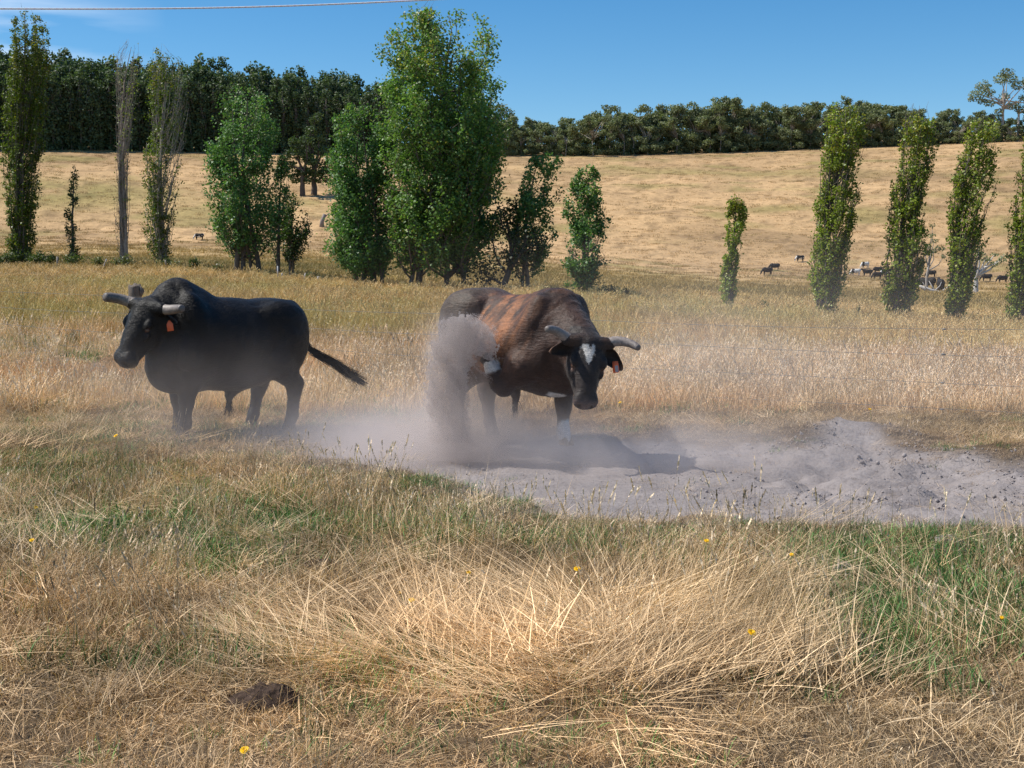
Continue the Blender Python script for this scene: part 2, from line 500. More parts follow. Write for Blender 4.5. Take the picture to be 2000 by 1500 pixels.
STRAW0, STRAW1 = (.46, .33, .18), (1.02, .78, .48)
BRN0, BRN1 = (.22, .14, .075), (.74, .53, .30)
GRN0, GRN1 = (.085, .175, .055), (.22, .42, .125)
PALE0, PALE1 = (.80, .60, .36), (1.18, .99, .72)
def kinds(wm, tag):
    """tuft meshes; wm widens blades for tufts seen from farther away"""
    k = []
    for s in range(3):   # 0-2 matted dry
        k.append(tuft(f'matted_grass_{tag}', 10 + s,
            dict(n=46, spread=.20, hmin=.06, hmax=.17, lean=.75, leanvar=.6, width=.0042 * wm, bend=1.2, c0=BRN0, c1=STRAW1),
            dict(n=20, spread=.20, hmin=.08, hmax=.22, lean=1.25, leanvar=.25, width=.0035 * wm, bend=.5, c0=STRAW0, c1=PALE1, sink=-.01)))
    for s in range(2):   # 3-4 green short
        k.append(tuft(f'green_grass_{tag}', 20 + s,
            dict(n=60, spread=.17, hmin=.05, hmax=.15, lean=.5, leanvar=.5, width=.0062 * wm, bend=1.0, c0=GRN0, c1=GRN1),
            dict(n=22, spread=.2, hmin=.06, hmax=.16, lean=.9, leanvar=.5, width=.0038 * wm, bend=.8, c0=BRN0, c1=STRAW1)))
    for s in range(2):   # 5-6 upright straw with seed heads
        k.append(tuft(f'straw_grass_{tag}', 30 + s,
            dict(n=26, spread=.14, hmin=.08, hmax=.22, lean=.5, leanvar=.45, width=.0042 * wm, bend=1.0, c0=BRN0, c1=STRAW1),
            dict(n=20, spread=.12, hmin=.16, hmax=.38, lean=.22, leanvar=.22, width=.0030 * wm, bend=.5, c0=STRAW0, c1=PALE1), heads=9, hs=.009 * wm ** .5))
    for s in range(2):   # 7-8 combed straw, leaning along +x
        k.append(tuft(f'leaning_grass_{tag}', 40 + s,
            dict(n=40, spread=.17, hmin=.16, hmax=.50, lean=.55, leanvar=.4, width=.0033 * wm, bend=.8, az=0, azvar=1.7, c0=STRAW0, c1=PALE1),
            dict(n=16, spread=.14, hmin=.1, hmax=.25, lean=.7, leanvar=.5, width=.0042 * wm, bend=1, c0=BRN0, c1=STRAW1)))
    for s in range(2):   # 9-10 straw lying flat along +x
        k.append(tuft(f'flattened_grass_{tag}', 50 + s,
            dict(n=44, spread=.22, hmin=.22, hmax=.62, lean=1.28, leanvar=.25, width=.0035 * wm, bend=.3, az=0, azvar=1.3, c0=STRAW0, c1=PALE1, sink=-.03)))
    k.append(tuft(f'tall_stalk_grass_{tag}', 60,   # 11 tall stalks
            dict(n=6, spread=.09, hmin=.32, hmax=.56, lean=.18, leanvar=.18, width=.0034 * wm, bend=.35, c0=STRAW0, c1=PALE1), heads=7, hs=.013 * wm ** .5))
    for s in range(2):   # 12-13 cropped stubble
        k.append(tuft(f'stubble_grass_{tag}', 80 + s,
            dict(n=90, spread=.17, hmin=.025, hmax=.085, lean=.55, leanvar=.55, width=.0036 * wm, bend=1.0, c0=BRN0, c1=PALE1),
            dict(n=34, spread=.18, hmin=.04, hmax=.12, lean=1.35, leanvar=.2, width=.0034 * wm, bend=.4, c0=STRAW0, c1=PALE1, sink=-.012)))
    return k

def pick(n, w):
    w = np.asarray(w, float)
    cum = np.cumsum(w / w.sum(-1, keepdims=True), -1)
    return (rng.random(n)[:, None] > cum).sum(1)

def wedge(n, y0, y1, margin, smax=.43, power=1.0):
    """random ground points in the view wedge, uniform by area"""
    Y = np.empty(0); X = np.empty(0)
    while len(Y) < n:
        y = y0 + (y1 - y0) * rng.random(n * 2)
        wd = smax * y + margin
        keep = rng.random(n * 2) < wd / (smax * y1 + margin)
        y = y[keep]; x = (rng.random(len(y)) * 2 - 1) * (smax * y + margin)
        X = np.concatenate([X, x]); Y = np.concatenate([Y, y])
    return X[:n], Y[:n]

def px_of(X, Y):
    """rough photograph pixel of a point on flat ground"""
    return 1000 + FPX * X / Y, HOR + CAM_Z * FPX / Y

def build_near_grass():
    K = kinds(1.0, 'near')
    X, Y = wedge(27000, 3.6, 15.5, 1.6)
    dens = 1.0 - .25 * sstep(9, 15, Y)
    keep = rng.random(len(X)) < dens
    s = pit_sd(X, Y)
    keep &= (s < -.02) | (rng.random(len(X)) < .012 + .45 * np.exp(-np.clip(s, 0, 9) / .14))
    X, Y, s = X[keep], Y[keep], s[keep]
    px, py = px_of(X, Y)
    g1 = fbm(X * .8, Y * .8, seed=31, oct=3); g2 = fbm(X * 1.7, Y * 1.7, seed=32, oct=3)
    # green: the lush patch at lower right, patches left of the hollow, along the near rim
    ell = lambda cx, cy, rx, ry: np.exp(-((px - cx) / rx) ** 2 - ((py - cy) / ry) ** 2)
    green = 1.3 * ell(1800, 1190, 220, 130) + .45 * ell(1850, 1075, 330, 45) + .55 * ell(120, 930, 260, 80) + .7 * ell(330, 1060, 330, 45) \
        + .5 * ell(760, 800, 120, 40) + .5 * ell(620, 1000, 300, 60) + .3 * ell(1150, 1065, 290, 45) + .35 * ell(300, 1290, 280, 60) + .7 * ell(900, 950, 140, 22)
    green = np.clip(green * (.45 + 1.4 * g2) + .55 * sstep(.52, .70, g2 * .6 + g1 * .4) * .6, 0, 1)
    tall = 1.1 * ell(1390, 1215, 230, 85) + .8 * ell(600, 985, 380, 55) + .5 * ell(900, 1110, 280, 60) + .4 * ell(200, 1180, 200, 80) + .30 * ell(1130, 1100, 300, 35)
    tall = np.clip(tall * (.5 + g2), 0, 1) * (1 - .6 * green)
    flat = np.clip(1.2 * ell(1120, 1365, 320, 60) + .7 * ell(820, 1300, 240, 55) + .8 * ell(1230, 1270, 190, 80) + .35 * ell(700, 1380, 150, 50), 0, 1) * (1 - .7 * green)
    lean = np.clip(1.2 * ell(1440, 1255, 180, 95) + .6 * ell(620, 1310, 120, 70) + .4 * ell(1250, 1190, 170, 60), 0, 1) * (1 - .7 * green)
    mat_ = np.clip(1.0 - .8 * flat - .5 * lean, .12, 1)
    n = len(X)
    w = np.stack([1.5 * mat_ * (1 - .75 * green)] * 3 + [green * 1.5] * 2 + [(.05 + .30 * tall) * (.3 + 1.4 * (g1 > .5))] * 2 + [lean * 1.0 + .03] * 2 + [flat * 1.1 + .05] * 2 + [.015 + .22 * tall + .34 * ell(1340, 1100, 270, 45) + .06 * ell(600, 960, 300, 40)] + [(.5 + 2.2 * sstep(1290, 1420, py)) * mat_ * (1 - .6 * green)] * 2, 1)
    idx = pick(n, w)
    yaw = rng.random(n) * 6.283
    # combed straw: swept outwards from the middle of the nest, leaning right on its right side, left along its lower edge
    ang = np.where(px > 1180, .35, 0) + np.where((py > 1335) & (px <= 1180), math.pi + .15, 0) + np.where((py <= 1335) & (px <= 1180), math.pi * .85, 0)
    ang = ang + (fbm(X * 2.6, Y * 2.6, seed=37, oct=2) - .5) * 4.5 + rng.normal(0, .25, n)
    wild = (flat + lean) < .15; ang = np.where(wild, rng.random(n) * 6.283, ang)
    comb = (idx >= 7) & (idx <= 10)
    yaw = np.where(comb, ang, yaw)
    sc = .65 + .55 * rng.random(n)
    sc = sc * (1 - .3 * sstep(1330, 1480, py) * (idx != 9) * (idx != 10))
    edge = sstep(-.5, 0, s)
    sc = sc * (1 - .42 * sstep(-1.0, 0, s)) * (1 - .22 * sstep(9, 12, Y))
    Z = ground_z(X, Y)
    Z = Z + np.where((idx == 9) | (idx == 10), rng.random(n) * .10, 0)
    v = (.36 + .72 * g2 + .30 * (g1 - .5) + rng.normal(0, .18, n)) * (1 - .5 * (rng.random(n) < .08))
    v = np.maximum(v, .2)
    gm = ((idx == 3) | (idx == 4))[:, None]
    tint = v[:, None] * np.where(gm, np.array((.95, 1.0, .95))[None], np.array((1.0, .893, .765))[None])
    warm = sstep(.45, .7, fbm(X * .5 + 4, Y * .5, seed=33))[:, None]
    tint = tint * (1 - .16 * warm * np.array((0, .4, .8))[None])
    tint = tint * np.where((idx == 3) | (idx == 4), 1.0, 1.0)[:, None]
    tint = tint * (1 + .14 * (flat + .6 * lean))[:, None]
    dusty = (np.exp(-np.clip(-s, 0, 9) / .5) * .6)[:, None]
    tint = tint * (1 - dusty) + dusty * np.array((.75, .75, .9))[None] * v[:, None]
    rot = np.stack([rng.normal(0, .1, n), rng.normal(0, .1, n), yaw], 1)
    scatter('grass', np.stack([X, Y, Z], 1), idx, rot, np.stack([sc, sc, sc * (.85 + .3 * rng.random(n))], 1), tint, K)

def build_mid_grass2():
    K = kinds(1.9, 'mid')
    Y = np.exp(rng.random(34000) * (math.log(64) - math.log(15.2)) + math.log(15.2))
    X = (rng.random(len(Y)) * 2 - 1) * (.43 * Y + 2.5)
    s = path_sd(X, Y)
    keep = (s < .05) | (rng.random(len(Y)) < .25)
    keep &= pit_sd(X, Y) < 0
    X, Y, s = X[keep], Y[keep], s[keep]; n = len(X)
    g1 = fbm(X / 5, Y / 5, seed=41, oct=3); g2 = fbm(X / 1.6, Y / 1.6, seed=42, oct=3)
    px, py = px_of(X, Y)
    # ochre-green sward beyond the fence, dry tan in front of it
    far = sstep(22, 30, Y + (g1 - .5) * 10 + .30 * X)
    green = np.clip(.55 * sstep(.5, .72, g2) * (1 - .6 * far) + .8 * np.exp(-((px - 760) / 110) ** 2 - ((py - 790) / 30) ** 2)
                    + .7 * np.exp(-((px - 120) / 200) ** 2 - ((py - 690) / 25) ** 2) + .5 * sstep(-1.2, 0, s), 0, 1)
    w = np.stack([np.full(n, .55)] * 3 + [green] * 2 + [.75 + 0 * X] * 2 + [np.full(n, .16)] * 2 + [np.full(n, .05)] * 2 + [np.full(n, .12)] + [0 * X] * 2, 1)
    idx = pick(n, w)
    sc = (.8 + .5 * rng.random(n)) * (1 + .55 * sstep(20, 50, Y))
    v = (.62 + .56 * g2 + rng.normal(0, .14, n))[:, None]
    dry = np.array((.94, .83, .74)); och = np.array((.87, .71, .45)); olive = np.array((.63, .58, .31))
    ol = (sstep(.44, .66, g1 * .5 + g2 * .5) * .9)[:, None]
    t = dry[None] * (1 - far[:, None]) + (och[None] * (1 - ol) + olive[None] * ol) * far[:, None]
    rust = sstep(.5, .68, fbm(X / 3 + 9, Y / 4, seed=43))[:, None] * (1 - far[:, None])
    t = t * (1 - rust * np.array((.0, .13, .27))[None])
    rot = np.stack([rng.normal(0, .08, n), rng.normal(0, .08, n), rng.random(n) * 6.283], 1)
    Z = ground_z(X, Y)
    scatter('meadow_grass', np.stack([X, Y, Z], 1), idx, rot, np.stack([sc, sc, sc * (1 - .50 * sstep(28, 48, Y))], 1), t * v, K)

def build_far_grass():
    rg = np.random.default_rng(3)
    K = [tuft('pasture_grass', 70 + s, dict(n=40, spread=.8, hmin=.12, hmax=.42, lean=.5, leanvar=.4, width=.05, bend=.8, seg=2, c0=(.75, .72, .68), c1=(1.15, 1.12, 1.0))) for s in range(3)]
    Y = np.exp(rng.random(30000) * (math.log(455) - math.log(56)) + math.log(56))
    X = (rng.random(len(Y)) * 2 - 1) * (.44 * Y + 3)
    rd = np.interp(X / Y, UC, RD)
    k = Y < rd + 2
    X, Y = X[k], Y[k]; n = len(X)
    g = fbm(X / 12, Y / 6, seed=44, oct=4)
    flat = (1 - sstep(110, 230, Y))[:, None]
    t = (np.array((.47, .325, .175))[None] * (1 - flat) + np.array((.42, .30, .125))[None] * flat) * (.6 + .75 * g + rng.normal(0, .08, n))[:, None]
    ol = (sstep(.56, .72, fbm(X / 15 + 7, Y / 9, seed=23, oct=4)) * .6)[:, None]
    t = t * (1 - ol) + np.array((.22, .20, .07))[None] * ol
    sc = (.7 + .6 * rng.random(n)) * (1 + .3 * sstep(80, 300, Y))
    rot = np.stack([0 * X, 0 * X, rng.random(n) * 6.283], 1)
    scatter('pasture_grass', np.stack([X, Y, ground_z(X, Y)], 1), rng.integers(0, 3, n), rot, np.stack([sc, sc, sc * .85], 1), t, K)
build_near_grass()
build_mid_grass2()
build_far_grass()
# ------------------------------------------------------------------ solid shapes grown as one continuous skin
def rotm(x, y, z):
    return np.array(Matrix.Rotation(z, 3, 'Z') @ Matrix.Rotation(y, 3, 'Y') @ Matrix.Rotation(x, 3, 'X'))

class Field:
    def __init__(s, lo, hi, h):
        s.lo, s.h = np.array(lo, float), h
        s.n = np.ceil((np.array(hi) - s.lo) / h).astype(int) + 1
        s.ax = [(s.lo[i] + h * np.arange(s.n[i])).astype(np.float32) for i in range(3)]
        s.d = np.full(s.n, 1.0, np.float32)
    def _box(s, lo, hi, m):
        a = np.clip(np.floor((np.asarray(lo) - m - s.lo) / s.h).astype(int), 0, s.n)
        b = np.clip(np.ceil((np.asarray(hi) + m - s.lo) / s.h).astype(int) + 1, 0, s.n)
        return tuple(slice(i, j) for i, j in zip(a, b))
    def _xyz(s, bx):
        return s.ax[0][bx[0]][:, None, None], s.ax[1][bx[1]][None, :, None], s.ax[2][bx[2]][None, None, :]
    def _merge(s, bx, f, k, sub=False):
        d = s.d[bx]
        if sub:
            h = np.clip(.5 - .5 * (d + f) / k, 0, 1); s.d[bx] = d * (1 - h) - f * h + k * h * (1 - h)
        else:
            h = np.clip(.5 + .5 * (f - d) / k, 0, 1); s.d[bx] = f * (1 - h) + d * h - k * h * (1 - h)
    def cone(s, a, b, ra, rb, k=.06, sub=False):
        a, b = np.asarray(a, float), np.asarray(b, float)
        bx = s._box(np.minimum(a - ra, b - rb), np.maximum(a + ra, b + rb), k + .04)
        x, y, z = s._xyz(bx); e = b - a; L2 = e @ e
        t = np.clip(((x - a[0]) * e[0] + (y - a[1]) * e[1] + (z - a[2]) * e[2]) / L2, 0, 1)
        f = np.sqrt((x - a[0] - t * e[0]) ** 2 + (y - a[1] - t * e[1]) ** 2 + (z - a[2] - t * e[2]) ** 2) - (ra + (rb - ra) * t)
        s._merge(bx, f, k, sub)
    def ell(s, c, r, M=None, k=.06, sub=False):
        c, r = np.asarray(c, float), np.asarray(r, float)
        M = np.eye(3) if M is None else np.asarray(M)            # columns are the ellipsoid's axes
        ext = np.sqrt(((M * r[None]) ** 2).sum(1))
        bx = s._box(c - ext, c + ext, k + .04)
        x, y, z = s._xyz(bx); x, y, z = x - c[0], y - c[1], z - c[2]
        q = [(x * M[0, i] + y * M[1, i] + z * M[2, i]) for i in range(3)]
        k0 = np.sqrt(sum((q[i] / r[i]) ** 2 for i in range(3)))
        k1 = np.sqrt(sum((q[i] / r[i] ** 2) ** 2 for i in range(3))) + 1e-6
        s._merge(bx, k0 * (k0 - 1) / k1, k, sub)
    def chain(s, pts, rad, k=.05):
        for i in range(len(pts) - 1): s.cone(pts[i], pts[i + 1], rad[i], rad[i + 1], k)
    def skin(s, smooth=1):
        d = s.d; ins = d < 0
        nx, ny, nz = d.shape
        c = np.zeros((nx - 1, ny - 1, nz - 1), np.int8)
        for i in (0, 1):
            for j in (0, 1):
                for k in (0, 1): c += ins[i:nx - 1 + i, j:ny - 1 + j, k:nz - 1 + k]
        act = (c > 0) & (c < 8)
        ids = np.full(act.shape, -1, np.int64); I = np.argwhere(act); ids[act] = np.arange(len(I))
        acc = np.zeros((len(I), 3)); cnt = np.zeros(len(I))
        cor = [(i, j, k) for i in (0, 1) for j in (0, 1) for k in (0, 1)]
        for p in cor:
            for a in range(3):
                if p[a]: continue
                q = list(p); q[a] = 1
                d0 = d[I[:, 0] + p[0], I[:, 1] + p[1], I[:, 2] + p[2]]; d1 = d[I[:, 0] + q[0], I[:, 1] + q[1], I[:, 2] + q[2]]
                m = (d0 < 0) != (d1 < 0)
                t = np.where(m, d0 / np.where(m, d0 - d1, 1), 0)
                o = np.array(p, float)[None].repeat(len(I), 0); o[:, a] += t
                acc[m] += o[m]; cnt[m] += 1
        V = (I + acc / cnt[:, None]) * s.h + s.lo
        F = []
        for a in range(3):
            b, e = (a + 1) % 3, (a + 2) % 3
            sl0 = [slice(None)] * 3; sl1 = [slice(None)] * 3
            sl0[a] = slice(0, -1); sl1[a] = slice(1, None)
            A, B = ins[tuple(sl0)], ins[tuple(sl1)]
            E = np.argwhere(A != B)
            ok = (E[:, b] > 0) & (E[:, e] > 0) & (E[:, b] < d.shape[b] - 1) & (E[:, e] < d.shape[e] - 1)
            E = E[ok]
            flip = ~ins[E[:, 0], E[:, 1], E[:, 2]]
            def cell(db, de):
                q = E.copy(); q[:, b] -= db; q[:, e] -= de
                return ids[q[:, 0], q[:, 1], q[:, 2]]
            f = np.stack([cell(1, 1), cell(0, 1), cell(0, 0), cell(1, 0)], 1)
            f[flip] = f[flip][:, ::-1]
            F.append(f)
        F = np.concatenate(F)
        for _ in range(smooth):
            S = np.zeros_like(V); n = np.zeros(len(V))
            for i in range(4):
                np.add.at(S, F[:, i], V[F[:, (i + 1) % 4]]); np.add.at(n, F[:, i], 1)
                np.add.at(S, F[:, (i + 1) % 4], V[F[:, i]]); np.add.at(n, F[:, (i + 1) % 4], 1)
            V = V * .5 + .5 * S / n[:, None]
        return V, F

def vnormals(V, F):
    n = np.cross(V[F[:, 1]] - V[F[:, 0]], V[F[:, 2]] - V[F[:, 0]]) + np.cross(V[F[:, 2]] - V[F[:, 0]], V[F[:, 3]] - V[F[:, 0]])
    N = np.zeros_like(V)
    for i in range(4): np.add.at(N, F[:, i], n)
    return N / (np.linalg.norm(N, axis=1)[:, None] + 1e-12)

# ------------------------------------------------------------------ the two bulls
def hide_mat(name, rough, spec, sheen):
    b = NB(name)
    c = b.attr('Col').outputs['Color']
    co = b.n('ShaderNodeTexCoord').outputs['Object']
    m = b.n('ShaderNodeMapping', i_Scale=(14, 30, 60)); b.l(co, m.inputs['Vector'])
    n1 = b.noise(1.0, 6, .65, m.outputs['Vector']); n2 = b.noise(5.5, 4, .6, co); n3 = b.noise(85, 3, .6, co)
    c2 = b.mix(1.0, c, b.ramp(n1.outputs['Fac'], (.25, .6), (.75, 1.4)).outputs['Color'], 'MULTIPLY')
    c2 = b.mix(1.0, c2, b.ramp(n3.outputs['Fac'], (.3, .75), (.7, 1.25)).outputs['Color'], 'MULTIPLY')
    add = b.n('ShaderNodeMath', operation='MULTIPLY_ADD', i_1=1.6); b.l(n2.outputs['Fac'], add.inputs[0]); b.l(n1.outputs['Fac'], add.inputs[2])
    p = b.principled(c2, rough, spec, b.bump(add.outputs[0], .55, .018))
    wr = b.n('ShaderNodeMapRange', i_1=0.0, i_2=1.0, i_3=rough, i_4=.24); b.l(b.attr('wet').outputs['Fac'], wr.inputs[0]); b.l(wr.outputs[0], p.inputs['Roughness'])
    p.inputs['Sheen Weight'].default_value = sheen; p.inputs['Sheen Roughness'].default_value = .45
    p.inputs['Sheen Tint'].default_value = (.9, .85, .8, 1)
    return b.m
M_HORN = None
def horn_mat():
    b = NB('horn')
    c = b.attr('Col').outputs['Color']
    co = b.n('ShaderNodeTexCoord').outputs['Object']
    n = b.noise(38, 5, .65, co)
    c = b.mix(1.0, c, b.ramp(n.outputs['Fac'], (.3, .6), (.7, 1.35)).outputs['Color'], 'MULTIPLY')
    b.principled(c, .5, .4, b.bump(n.outputs['Fac'], .5, .006)); return b.m
M_HORN = horn_mat()
M_EYE = simple_mat('eye', (.085, .036, .018), .08, .6, .1)
M_HOOF = simple_mat('hoof', (.05, .042, .038), .6, .3, .4, 30)

def head_axes(n, l):
    """n: poll to muzzle, l: towards the animal's left; returns rows (n, l, c) with c out of the face"""
    n = np.asarray(n, float); n /= np.linalg.norm(n)
    l = np.asarray(l, float); l -= n * (l @ n); l /= np.linalg.norm(l)
    c = np.cross(n, l)
    return np.array([n, l, c])

def make_bull(name, label, ctr, yaw, head_w, n_w, l_w, hs, legs, horns, ears, coat, tailfn=None, scrotum=False, sheath=True, hump=1.0, tagside=1, mat=None, belly=0.0, seed=0, lx=.93, rear=0.0, hx=.0):
    g0 = gz(ctr[0], ctr[1])
    root = thing(name, label, 'bull', (ctr[0], ctr[1], 0), None, yaw)
    cy_, sy_ = math.cos(yaw), math.sin(yaw)
    Rw = np.array([[cy_, sy_, 0], [-sy_, cy_, 0], [0, 0, 1]])       # world -> local
    loc = lambda w: Rw @ (np.asarray(w, float) - np.array((ctr[0], ctr[1], 0)))
    poll = loc(head_w)
    A = head_axes(Rw @ np.asarray(n_w, float), Rw @ np.asarray(l_w, float))
    hp = lambda a, b, c: poll + hs * (a * A[0] + b * A[1] + c * A[2])
    lo = np.array((-1.15, -.62, -.06)); hi = np.array((1.2, .62, 1.85))
    for q in (hp(0, 0, 0), hp(.6, 0, 0), hp(.3, .25, -.1), hp(.3, -.25, -.1), hp(.3, 0, -.35)):
        lo = np.minimum(lo, q - .22); hi = np.maximum(hi, q + .22)
    F = Field(lo, hi, .0125)
    B = belly
    # trunk (x shortened by lx for a compact animal; rear lifts the quarters)
    el = lambda c, r, M=None, k=.08, sub=False: F.ell((c[0] * lx, c[1], c[2]), (r[0] * lx, r[1], r[2]), M, k, sub)
    co = lambda p, q, ra, rb, k=.06, sub=False: F.cone((p[0] * lx, p[1], p[2]), (q[0] * lx, q[1], q[2]), ra, rb, k, sub)
    el((-.02, 0, .99 - B * .5), (.80, .42, .40 + B * .5), k=.1)
    el((.28, 0, .98), (.45, .41, .44), k=.1)
    el((.0, 0, 1.21 + rear * .5), (.88, .25, .20), rotm(0, rear * .55, 0), k=.1)
    for sgn in (1, -1):
        el((.50, .225 * sgn, 1.10), (.20, .19, .40), rotm(0, R(16), 0), k=.06)            # shoulder blade
        el((.60, .24 * sgn, .90), (.19, .17, .21), k=.05)                                  # point of shoulder
        el((.40, .25 * sgn, .86), (.17, .15, .23), k=.05)                                  # upper arm
        el((-.62, .20 * sgn, 1.14 + rear), (.33, .20, .25), k=.07)                        # hip
        el((-.74, .215 * sgn, .96 + rear * .5), (.23, .18, .36), rotm(0, R(-8), 0), k=.06)  # thigh
        el((-.45, .25 * sgn, 1.26 + rear), (.14, .055, .05), k=.10)                         # hook bone
        el((-.27, .52 * sgn, 1.10), (.13, .085, .16), k=.10, sub=True)                      # hollow of the flank
    el((-.62, 0, 1.24 + rear), (.40, .25, .17), k=.1)
    el((-.91, 0, 1.26 + rear), (.10, .10, .10), k=.06)
    el((.44 + hx, 0, 1.36), (.34, .19, .18 * hump), k=.12)                                  # hump
    el((.52 + hx, 0, 1.40 + .05 * hump), (.24, .14, .14 * hump), k=.07)
    el((.74, 0, .80 - B * .4), (.22, .21, .26), k=.08)                                      # brisket
    el((.50, 0, .70 - B * .5), (.34, .23, .20), k=.09)
    el((-.15, 0, .78 - B), (.55, .33, .22), k=.1)
    # neck: crest, sides and throat, from the shoulder to the back of the skull
    sk_ = hp(.08, 0, -.17); th = hp(.22, 0, -.27)
    co((.52, 0, 1.18), sk_ / np.array((lx, 1, 1)), .32, .15 * hs, .10)
    co((.58, 0, 1.34 + .04 * (hump - 1)), hp(.0, 0, -.14) / np.array((lx, 1, 1)), .20, .10 * hs, .08)
    co((.66, 0, .92), th / np.array((lx, 1, 1)), .24, .10 * hs, .10)
    mid = (np.array((.70, 0, .80)) + th) / 2
    co((.78, 0, .72 - B * .4), mid + np.array((0, 0, -.10)), .10, .055, .06); F.cone(np.array((lx, 1, 1)) * (mid + np.array((0, 0, -.10))), hp(.28, 0, -.26), .055, .035, .05)   # dewlap
    # legs
    for lg in legs:
        F.chain([(q[0] * lx if i < lg.get('fix', 9) else q[0], q[1], q[2]) for i, q in enumerate(lg['p'])], lg['r'], .045)
        lg['p'] = [(q[0] * lx if i < lg.get('fix', 9) else q[0], q[1], q[2]) for i, q in enumerate(lg['p'])]
    if scrotum:
        co((-.50, .0, .72), (-.49, .0, .56), .075, .09, .04)
    if sheath:
        co((-.18, 0, .60 - B), (-.06, 0, .50 - B), .07, .045, .05); co((-.06, 0, .50 - B), (-.05, 0, .44 - B), .045, .03, .03)
    # head
    E = lambda a, b, c, r, k=.03, sub=False: F.ell(hp(a, b, c), np.array(r) * hs, A.T, k, sub)
    Cn = lambda p, q, ra, rb, k=.035, sub=False: F.cone(hp(*p), hp(*q), ra * hs, rb * hs, k, sub)
    E(.11, 0, -.11, (.16, .132, .115)); E(.02, 0, -.085, (.07, .115, .085))
    Cn((.14, 0, -.105), (.43, 0, -.085), .115, .078)
    E(.24, 0, -.045, (.20, .072, .05), .05)
    Cn((.18, .055, -.19), (.42, .025, -.135), .085, .055); Cn((.18, -.055, -.19), (.42, -.025, -.135), .085, .055)
    for sgn in (1, -1):
        E(.17, .098 * sgn, -.19, (.12, .05, .10), .04)
        E(.165, .118 * sgn, -.052, (.055, .034, .034), .03)
        E(.245, .112 * sgn, -.088, (.05, .022, .02), .02)
        E(.46, .052 * sgn, -.062, (.06, .05, .05), .03)
        Cn((.01, .10 * sgn, -.075), (.005, .17 * sgn, -.08), .056, .050, .03)       # horn core
    E(.485, 0, -.085, (.062, .094, .080)); E(.47, 0, -.155, (.06, .062, .045), .02)
    for sgn in (1, -1):
        E(.535, .052 * sgn, -.045, (.024, .020, .026), .012, True)
        E(.205, .128 * sgn, -.066, (.026, .022, .02), .01, True)
    Cn((.53, -.07, -.138), (.42, -.10, -.145), .006, .005, .008, True); Cn((.53, .07, -.138), (.42, .10, -.145), .006, .005, .008, True)
    Cn((.545, -.06, -.128), (.545, .06, -.128), .006, .006, .008, True)
    # skin folds
    x, y, z = F._xyz((slice(None),) * 3)
    X3, Y3, Z3 = np.broadcast_arrays(x, y, z)
    band = np.abs(F.d) < .05
    px, py, pz = X3[band], Y3[band], Z3[band]
    ne = sstep(.35, .6, px) * sstep(.5, .8, pz) * (1 - sstep(0, .12, (poll[0] - .15) - px) * 0)
    wr = (np.abs(fbm(px * 9 - pz * 3, py * 4, pz * 3 + px * 2, seed + 3, 3) - .5) - .1) * .05 * ne * (px < poll[0] - .1)
    rib = np.sin(px * 44 + pz * 12 + fbm(px * 2, py * 2, pz * 2, seed + 8, 2) * 7) * .004 * np.exp(-((px + .05) / .35) ** 2 - ((pz - .95) / .25) ** 2)
    lum = (fbm(px * 6, py * 6, pz * 5, seed + 1, 3) - .5) * .030
    F.d[band] = F.d[band] + (wr + rib + lum).astype(np.float32)
    V, Q = F.skin(1)
    N = vnormals(V, Q)
    hl = (V - poll) @ A.T / hs                                   # head coordinates of every vertex
    C = coat(V, N, hl, legs)
    for sgn in (1, -1):
        nd = np.linalg.norm((hl - np.array((.532, .052 * sgn, -.05))) / np.array((1, .8, 1.1)), axis=1)
        C = C * (1 - .8 * sstep(.034, .018, nd))[:, None]
        ed = np.linalg.norm((hl - np.array((.205, .122 * sgn, -.07))) / np.array((1.3, 1, .8)), axis=1)
        er = (.8 * sstep(.042, .026, ed))[:, None]; C = C * (1 - er) + np.array(coat.lid)[None] * er
    wet = sstep(.475, .515, hl[:, 0]) * (np.abs(hl[:, 1]) < .14) * (hl[:, 2] > -.18) * (hl[:, 0] < .62)
    me = mk_mesh('body', V, Q, None, True, {'Col': C, 'wet': wet}, mat)
    body = link('body', me, root)
    # short coat: thousands of hairs lying back and down over the skin
    rg = np.random.default_rng(seed + 5)
    nh = 60000
    fi = rg.integers(0, len(Q), nh)
    w = rg.random((nh, 2)); p = (V[Q[fi, 0]] * (1 - w[:, :1]) + V[Q[fi, 1]] * w[:, :1]) * (1 - w[:, 1:]) + (V[Q[fi, 3]] * (1 - w[:, :1]) + V[Q[fi, 2]] * w[:, :1]) * w[:, 1:]
    nn = N[Q[fi, 0]]
    ok = ~(((p - poll) @ A[0] / hs) > .42)
    p, nn, fi = p[ok], nn[ok], fi[ok]
    flow = np.array((-.8, 0, -.6))[None] + rg.normal(0, .35, (len(p), 3))
    flow -= nn * (flow * nn).sum(1)[:, None]; flow /= np.linalg.norm(flow, axis=1)[:, None] + 1e-6
    hlp = (p - poll) @ A.T / hs
    curl = np.exp(-((hlp[:, 0] - .03) / .10) ** 2 - (hlp[:, 1] / .13) ** 2) + .45 * np.exp(-((p[:, 0] - .6) / .3) ** 2 - ((p[:, 2] - 1.45) / .2) ** 2)
    ln = (.016 + .012 * rg.random(len(p))) * (1 + .5 * np.clip(curl, 0, 1)) * np.where(p[:, 2] < .12, .3, 1)
    lift = .22 + .35 * rg.random(len(p)) * (1 + .5 * curl)
    d = flow + nn * lift[:, None]; d /= np.linalg.norm(d, axis=1)[:, None]
    sd_ = np.cross(d, nn); sd_ /= np.linalg.norm(sd_, axis=1)[:, None] + 1e-6
    base = p - nn * .003
    HV = np.stack([base - sd_ * .0016, base + sd_ * .0016, base + d * ln[:, None]], 1).reshape(-1, 3)
